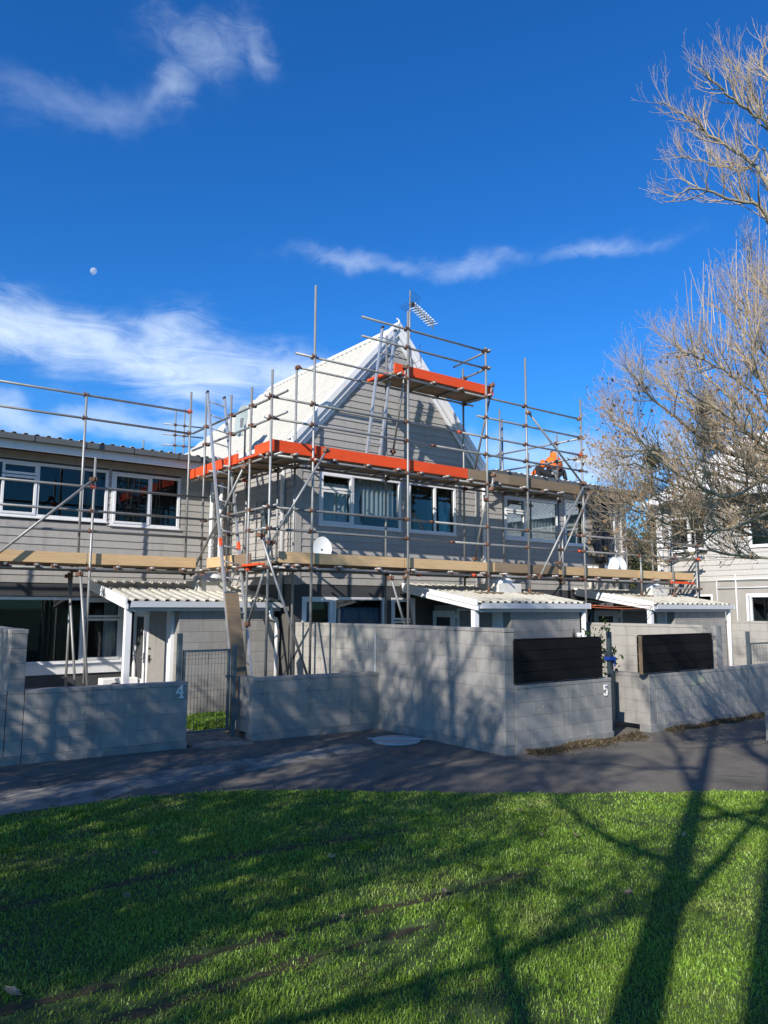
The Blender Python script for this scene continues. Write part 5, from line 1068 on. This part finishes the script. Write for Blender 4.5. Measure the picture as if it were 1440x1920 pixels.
def blades(n, x0, x1, y0, y1, keep, hgt, wid):
    x = G.uniform(x0, x1, n); y = G.uniform(y0, y1, n); k = keep(x, y); x, y = x[k], y[k]; n = len(x); D = np.hypot(x, y)
    lump = .75+.5*(np.sin(x*2.3+1.7*np.sin(y*1.9))*np.sin(y*2.9+1.3*np.sin(x*1.1))+1)/2; h = hgt*G.uniform(.45, 1.25, n)*lump; w = wid*np.maximum(1, D/4.5)*G.uniform(.7, 1.3, n)
    a = G.uniform(0, 2*np.pi, n); lean = G.uniform(.35, 1.15, n); dx, dy = np.cos(a), np.sin(a); b = a+G.normal(0, .5, n)+np.pi/2; wx, wy = np.cos(b)*w/2, np.sin(b)*w/2; z0 = np.full(n, .01)
    mx, my, mz = x+dx*lean*h*.35, y+dy*lean*h*.35, z0+h*.62; tx, ty, tz = x+dx*lean*h*.95, y+dy*lean*h*.95, z0+h*(1-.45*lean)
    V = np.stack([np.stack([x-wx, y-wy, z0], 1), np.stack([x+wx, y+wy, z0], 1), np.stack([mx+wx*.8, my+wy*.8, mz], 1), np.stack([mx-wx*.8, my-wy*.8, mz], 1), np.stack([tx, ty, tz], 1)], 1).reshape(-1, 3)
    i = np.arange(n)*5; F = np.concatenate([np.stack([i, i+1, i+2], 1), np.stack([i, i+2, i+3], 1), np.stack([i+3, i+2, i+4], 1)]); return V, F
def keep_lawn(x, y):
    D = np.hypot(x, y); e = np.interp(x, EX, EY)+.03*np.sin(x*7)+.02*np.sin(x*19); az_ = np.degrees(np.arctan2(x, y)); side = np.where((az_ > 5) & (az_ < 68) & (D > 2.8), 1, .45); inside = (y < e) & (D > 1.2); rd = rutd(x, y)
    p = np.clip(4.2/D, .28, 1)*np.where(rd < .07, .12+.5*(np.sin(x*5.3)+1)/2*(np.sin(x*13+y*4)+1)/2, np.where(rd < .12, .7, 1))*(.62+.38*np.sin(x*3.1+np.sin(y*2.7)*2)*np.sin(y*3.7+x))*side; return inside & (G.random(len(x)) < p)
V, F = blades(1900000, -5.5, 12.5, -.8, 9.4, keep_lawn, .034, .0052); V2, F2 = [V], [F]; off = len(V)
for _ in range(150):                      # coarser tufts among the mown blades
    cx, cy = G.uniform(-.3, 9), G.uniform(1.2, 8.4); rr = G.uniform(.03, .11)
    if rutd(np.array([cx]), np.array([cy]))[0] < .12: continue
    v, f = blades(70, cx-rr, cx+rr, cy-rr, cy+rr, lambda x, y: keep_lawn(x, y) | ((y < np.interp(x, EX, EY)-.1) & (np.hypot(x, y) > 2.6)), G.uniform(.045, .075), .0055); V2.append(v); F2.append(f+off); off += len(v)
V, F = np.concatenate(V2), np.concatenate(F2)
o = arr_obj('grass', V, F, 'grass'); o['kind'] = 'stuff'; o['label'] = 'short green lawn grass with dark tyre ruts'
def keep_yard(x, y): return G.random(len(x)) < np.where((np.abs(x-5.3-.0*y) < .8), 1, .3)
V, F = blades(9000, 4.75, 6.3, 12.1, 13.6, lambda x, y: (x > 4.95+(13.6-y)*.2) & (G.random(len(x)) < .8), .13, .008); o = arr_obj('weeds', V, F, 'grass'); o['kind'] = 'stuff'; o['label'] = 'rough grass growing behind the mesh gate'
# leaf litter heaped along the foot of the walls
def heap(n, x0, x1, y0, wd, hh):
    x = G.uniform(x0, x1, n); q = np.abs(G.normal(0, .5, n)); y = y0-q*wd*(.6+.4*np.sin(x*3.1)**2); z = np.maximum(.004, hh*(1-q)*(.6+.4*np.sin(x*4.7+1))*G.uniform(.4, 1, n)); return leafquads(np.stack([x, y, z], 1), .035, G, 0)
for a, lab in (((6000, 8.3, 11.0, 7.72, .30, .07), 'dry leaves and dirt heaped below the wall of number 5'), ((6500, 11.75, 17.5, 7.72, .22, .06), 'dry leaves heaped along the foot of the right-hand low wall')):
    V, F = heap(*a); o = arr_obj('leaf_litter', V, F, 'litter'); o['kind'] = 'stuff'; o['label'] = lab
k = 4200; x = G.uniform(-1, 14, k); y = np.where(G.random(k) < .45, np.interp(x, EX, EY)+np.abs(G.normal(0, .22, k)), G.uniform(3, 10.8, k)); ok = (y > np.interp(x, EX, EY)+.03) & ((x < 7.8) | (y < 7.6)); V, F = leafquads(np.stack([x[ok], y[ok], np.full(ok.sum(), .006)], 1), .013, G, 0); o = arr_obj('path_litter', V, F, 'litter'); o['kind'] = 'stuff'
x = G.uniform(-.5, 10, 3000); y = G.uniform(1.5, 8.5, 3000); ok = y < np.interp(x, EX, EY)-.05; V, F = leafquads(np.stack([x[ok], y[ok], np.full(ok.sum(), .03)], 1), .016, G, 0); o = arr_obj('lawn_litter', V, F, 'litter'); o['kind'] = 'stuff'; o['label'] = 'small dry bits scattered over the lawn'
# single fallen leaves that can be told apart
LV = [(1.89, 5.55, .09, 'pale curled leaf lying on the lawn left of the middle rut'), (3.52, 5.41, .10, 'large brown leaf upright in the grass near the lawn centre'), (2.91, 4.35, .08, 'pale leaf lying beside the lower tyre rut'), (3.76, 4.31, .08, 'tan leaf at the right end of the lower rut'), (5.36, 4.81, .07, 'brown leaf left of the pair in the upper right grass'), (5.60, 4.62, .08, 'flat leaf right of its neighbour in the upper right grass'), (5.82, 5.5, .06, 'pale leaf near the path edge at the right'), (4.81, 3.5, .09, 'dark red-brown leaf beside the trunk shadow'), (6.4, 4.05, .07, 'thin pale leaf lying across the trunk shadow'), (.97, 4.58, .12, 'dark crumpled leaf in the bottom left corner of the lawn'), (2.39, 6.36, .06, 'small pale leaf in the shaded upper left grass'), (4.19, 7.31, .06, 'small pale leaf close to the lawn tip')]
for x, y, s_, l in LV:
    n = 7; vs = [(0, 0, .01)]; 
    for i in range(14): q = 2*math.pi*i/14; rr = s_*.55*(.55 if i % 2 else .85)*random.uniform(.75, 1.15); vs.append((rr*math.cos(q), rr*math.sin(q)*.7, .02+.35*abs(rr*math.sin(q))+random.uniform(0, .015)))
    o = obj('fallen_leaf', MB().add(vs, [(0, 1+i, 1+(i+1) % 14) for i in range(14)]), 'leaf', None, at=(0, 0, 0)); o.location = (x, y, .035); o.rotation_euler = (random.uniform(-.3, .3), random.uniform(-.4, .4), random.uniform(0, 6)); tag(o, l, 'leaf', 'fallen leaves on the lawn')

# ------------------------------------------------------------------ day moon
az_, el_ = math.radians(14.61), math.radians(23.18); dd = 2500
mb = MB(); n = 24; vs = []; fs = []; R_ = dd*math.tan(math.radians(.25))
for j in range(13):
    a = -math.pi/2+math.pi*j/12
    for i in range(n): q = 2*math.pi*i/n; vs.append((R_*math.cos(a)*math.cos(q), R_*math.cos(a)*math.sin(q), R_*math.sin(a)))
for j in range(12):
    for i in range(n): fs.append((j*n+i, j*n+(i+1) % n, (j+1)*n+(i+1) % n, (j+1)*n+i))
fs = [f for f in fs if sum(Vector(vs[k]).dot(Vector((-.75*math.cos(az_), .75*math.sin(az_), .66)))/R_ for k in f)/4 > -.38]  # unlit part of the moon cut away, so its phase is in the shape
o = obj('moon', mb.add(vs, fs, True), moon_mat(), None, at=(0, 0, 0)); o.location = (dd*math.cos(el_)*math.sin(az_), dd*math.cos(el_)*math.cos(az_), ZC+dd*math.sin(el_)); tag(o, 'pale daytime moon above the cloud bank at the left', 'moon')
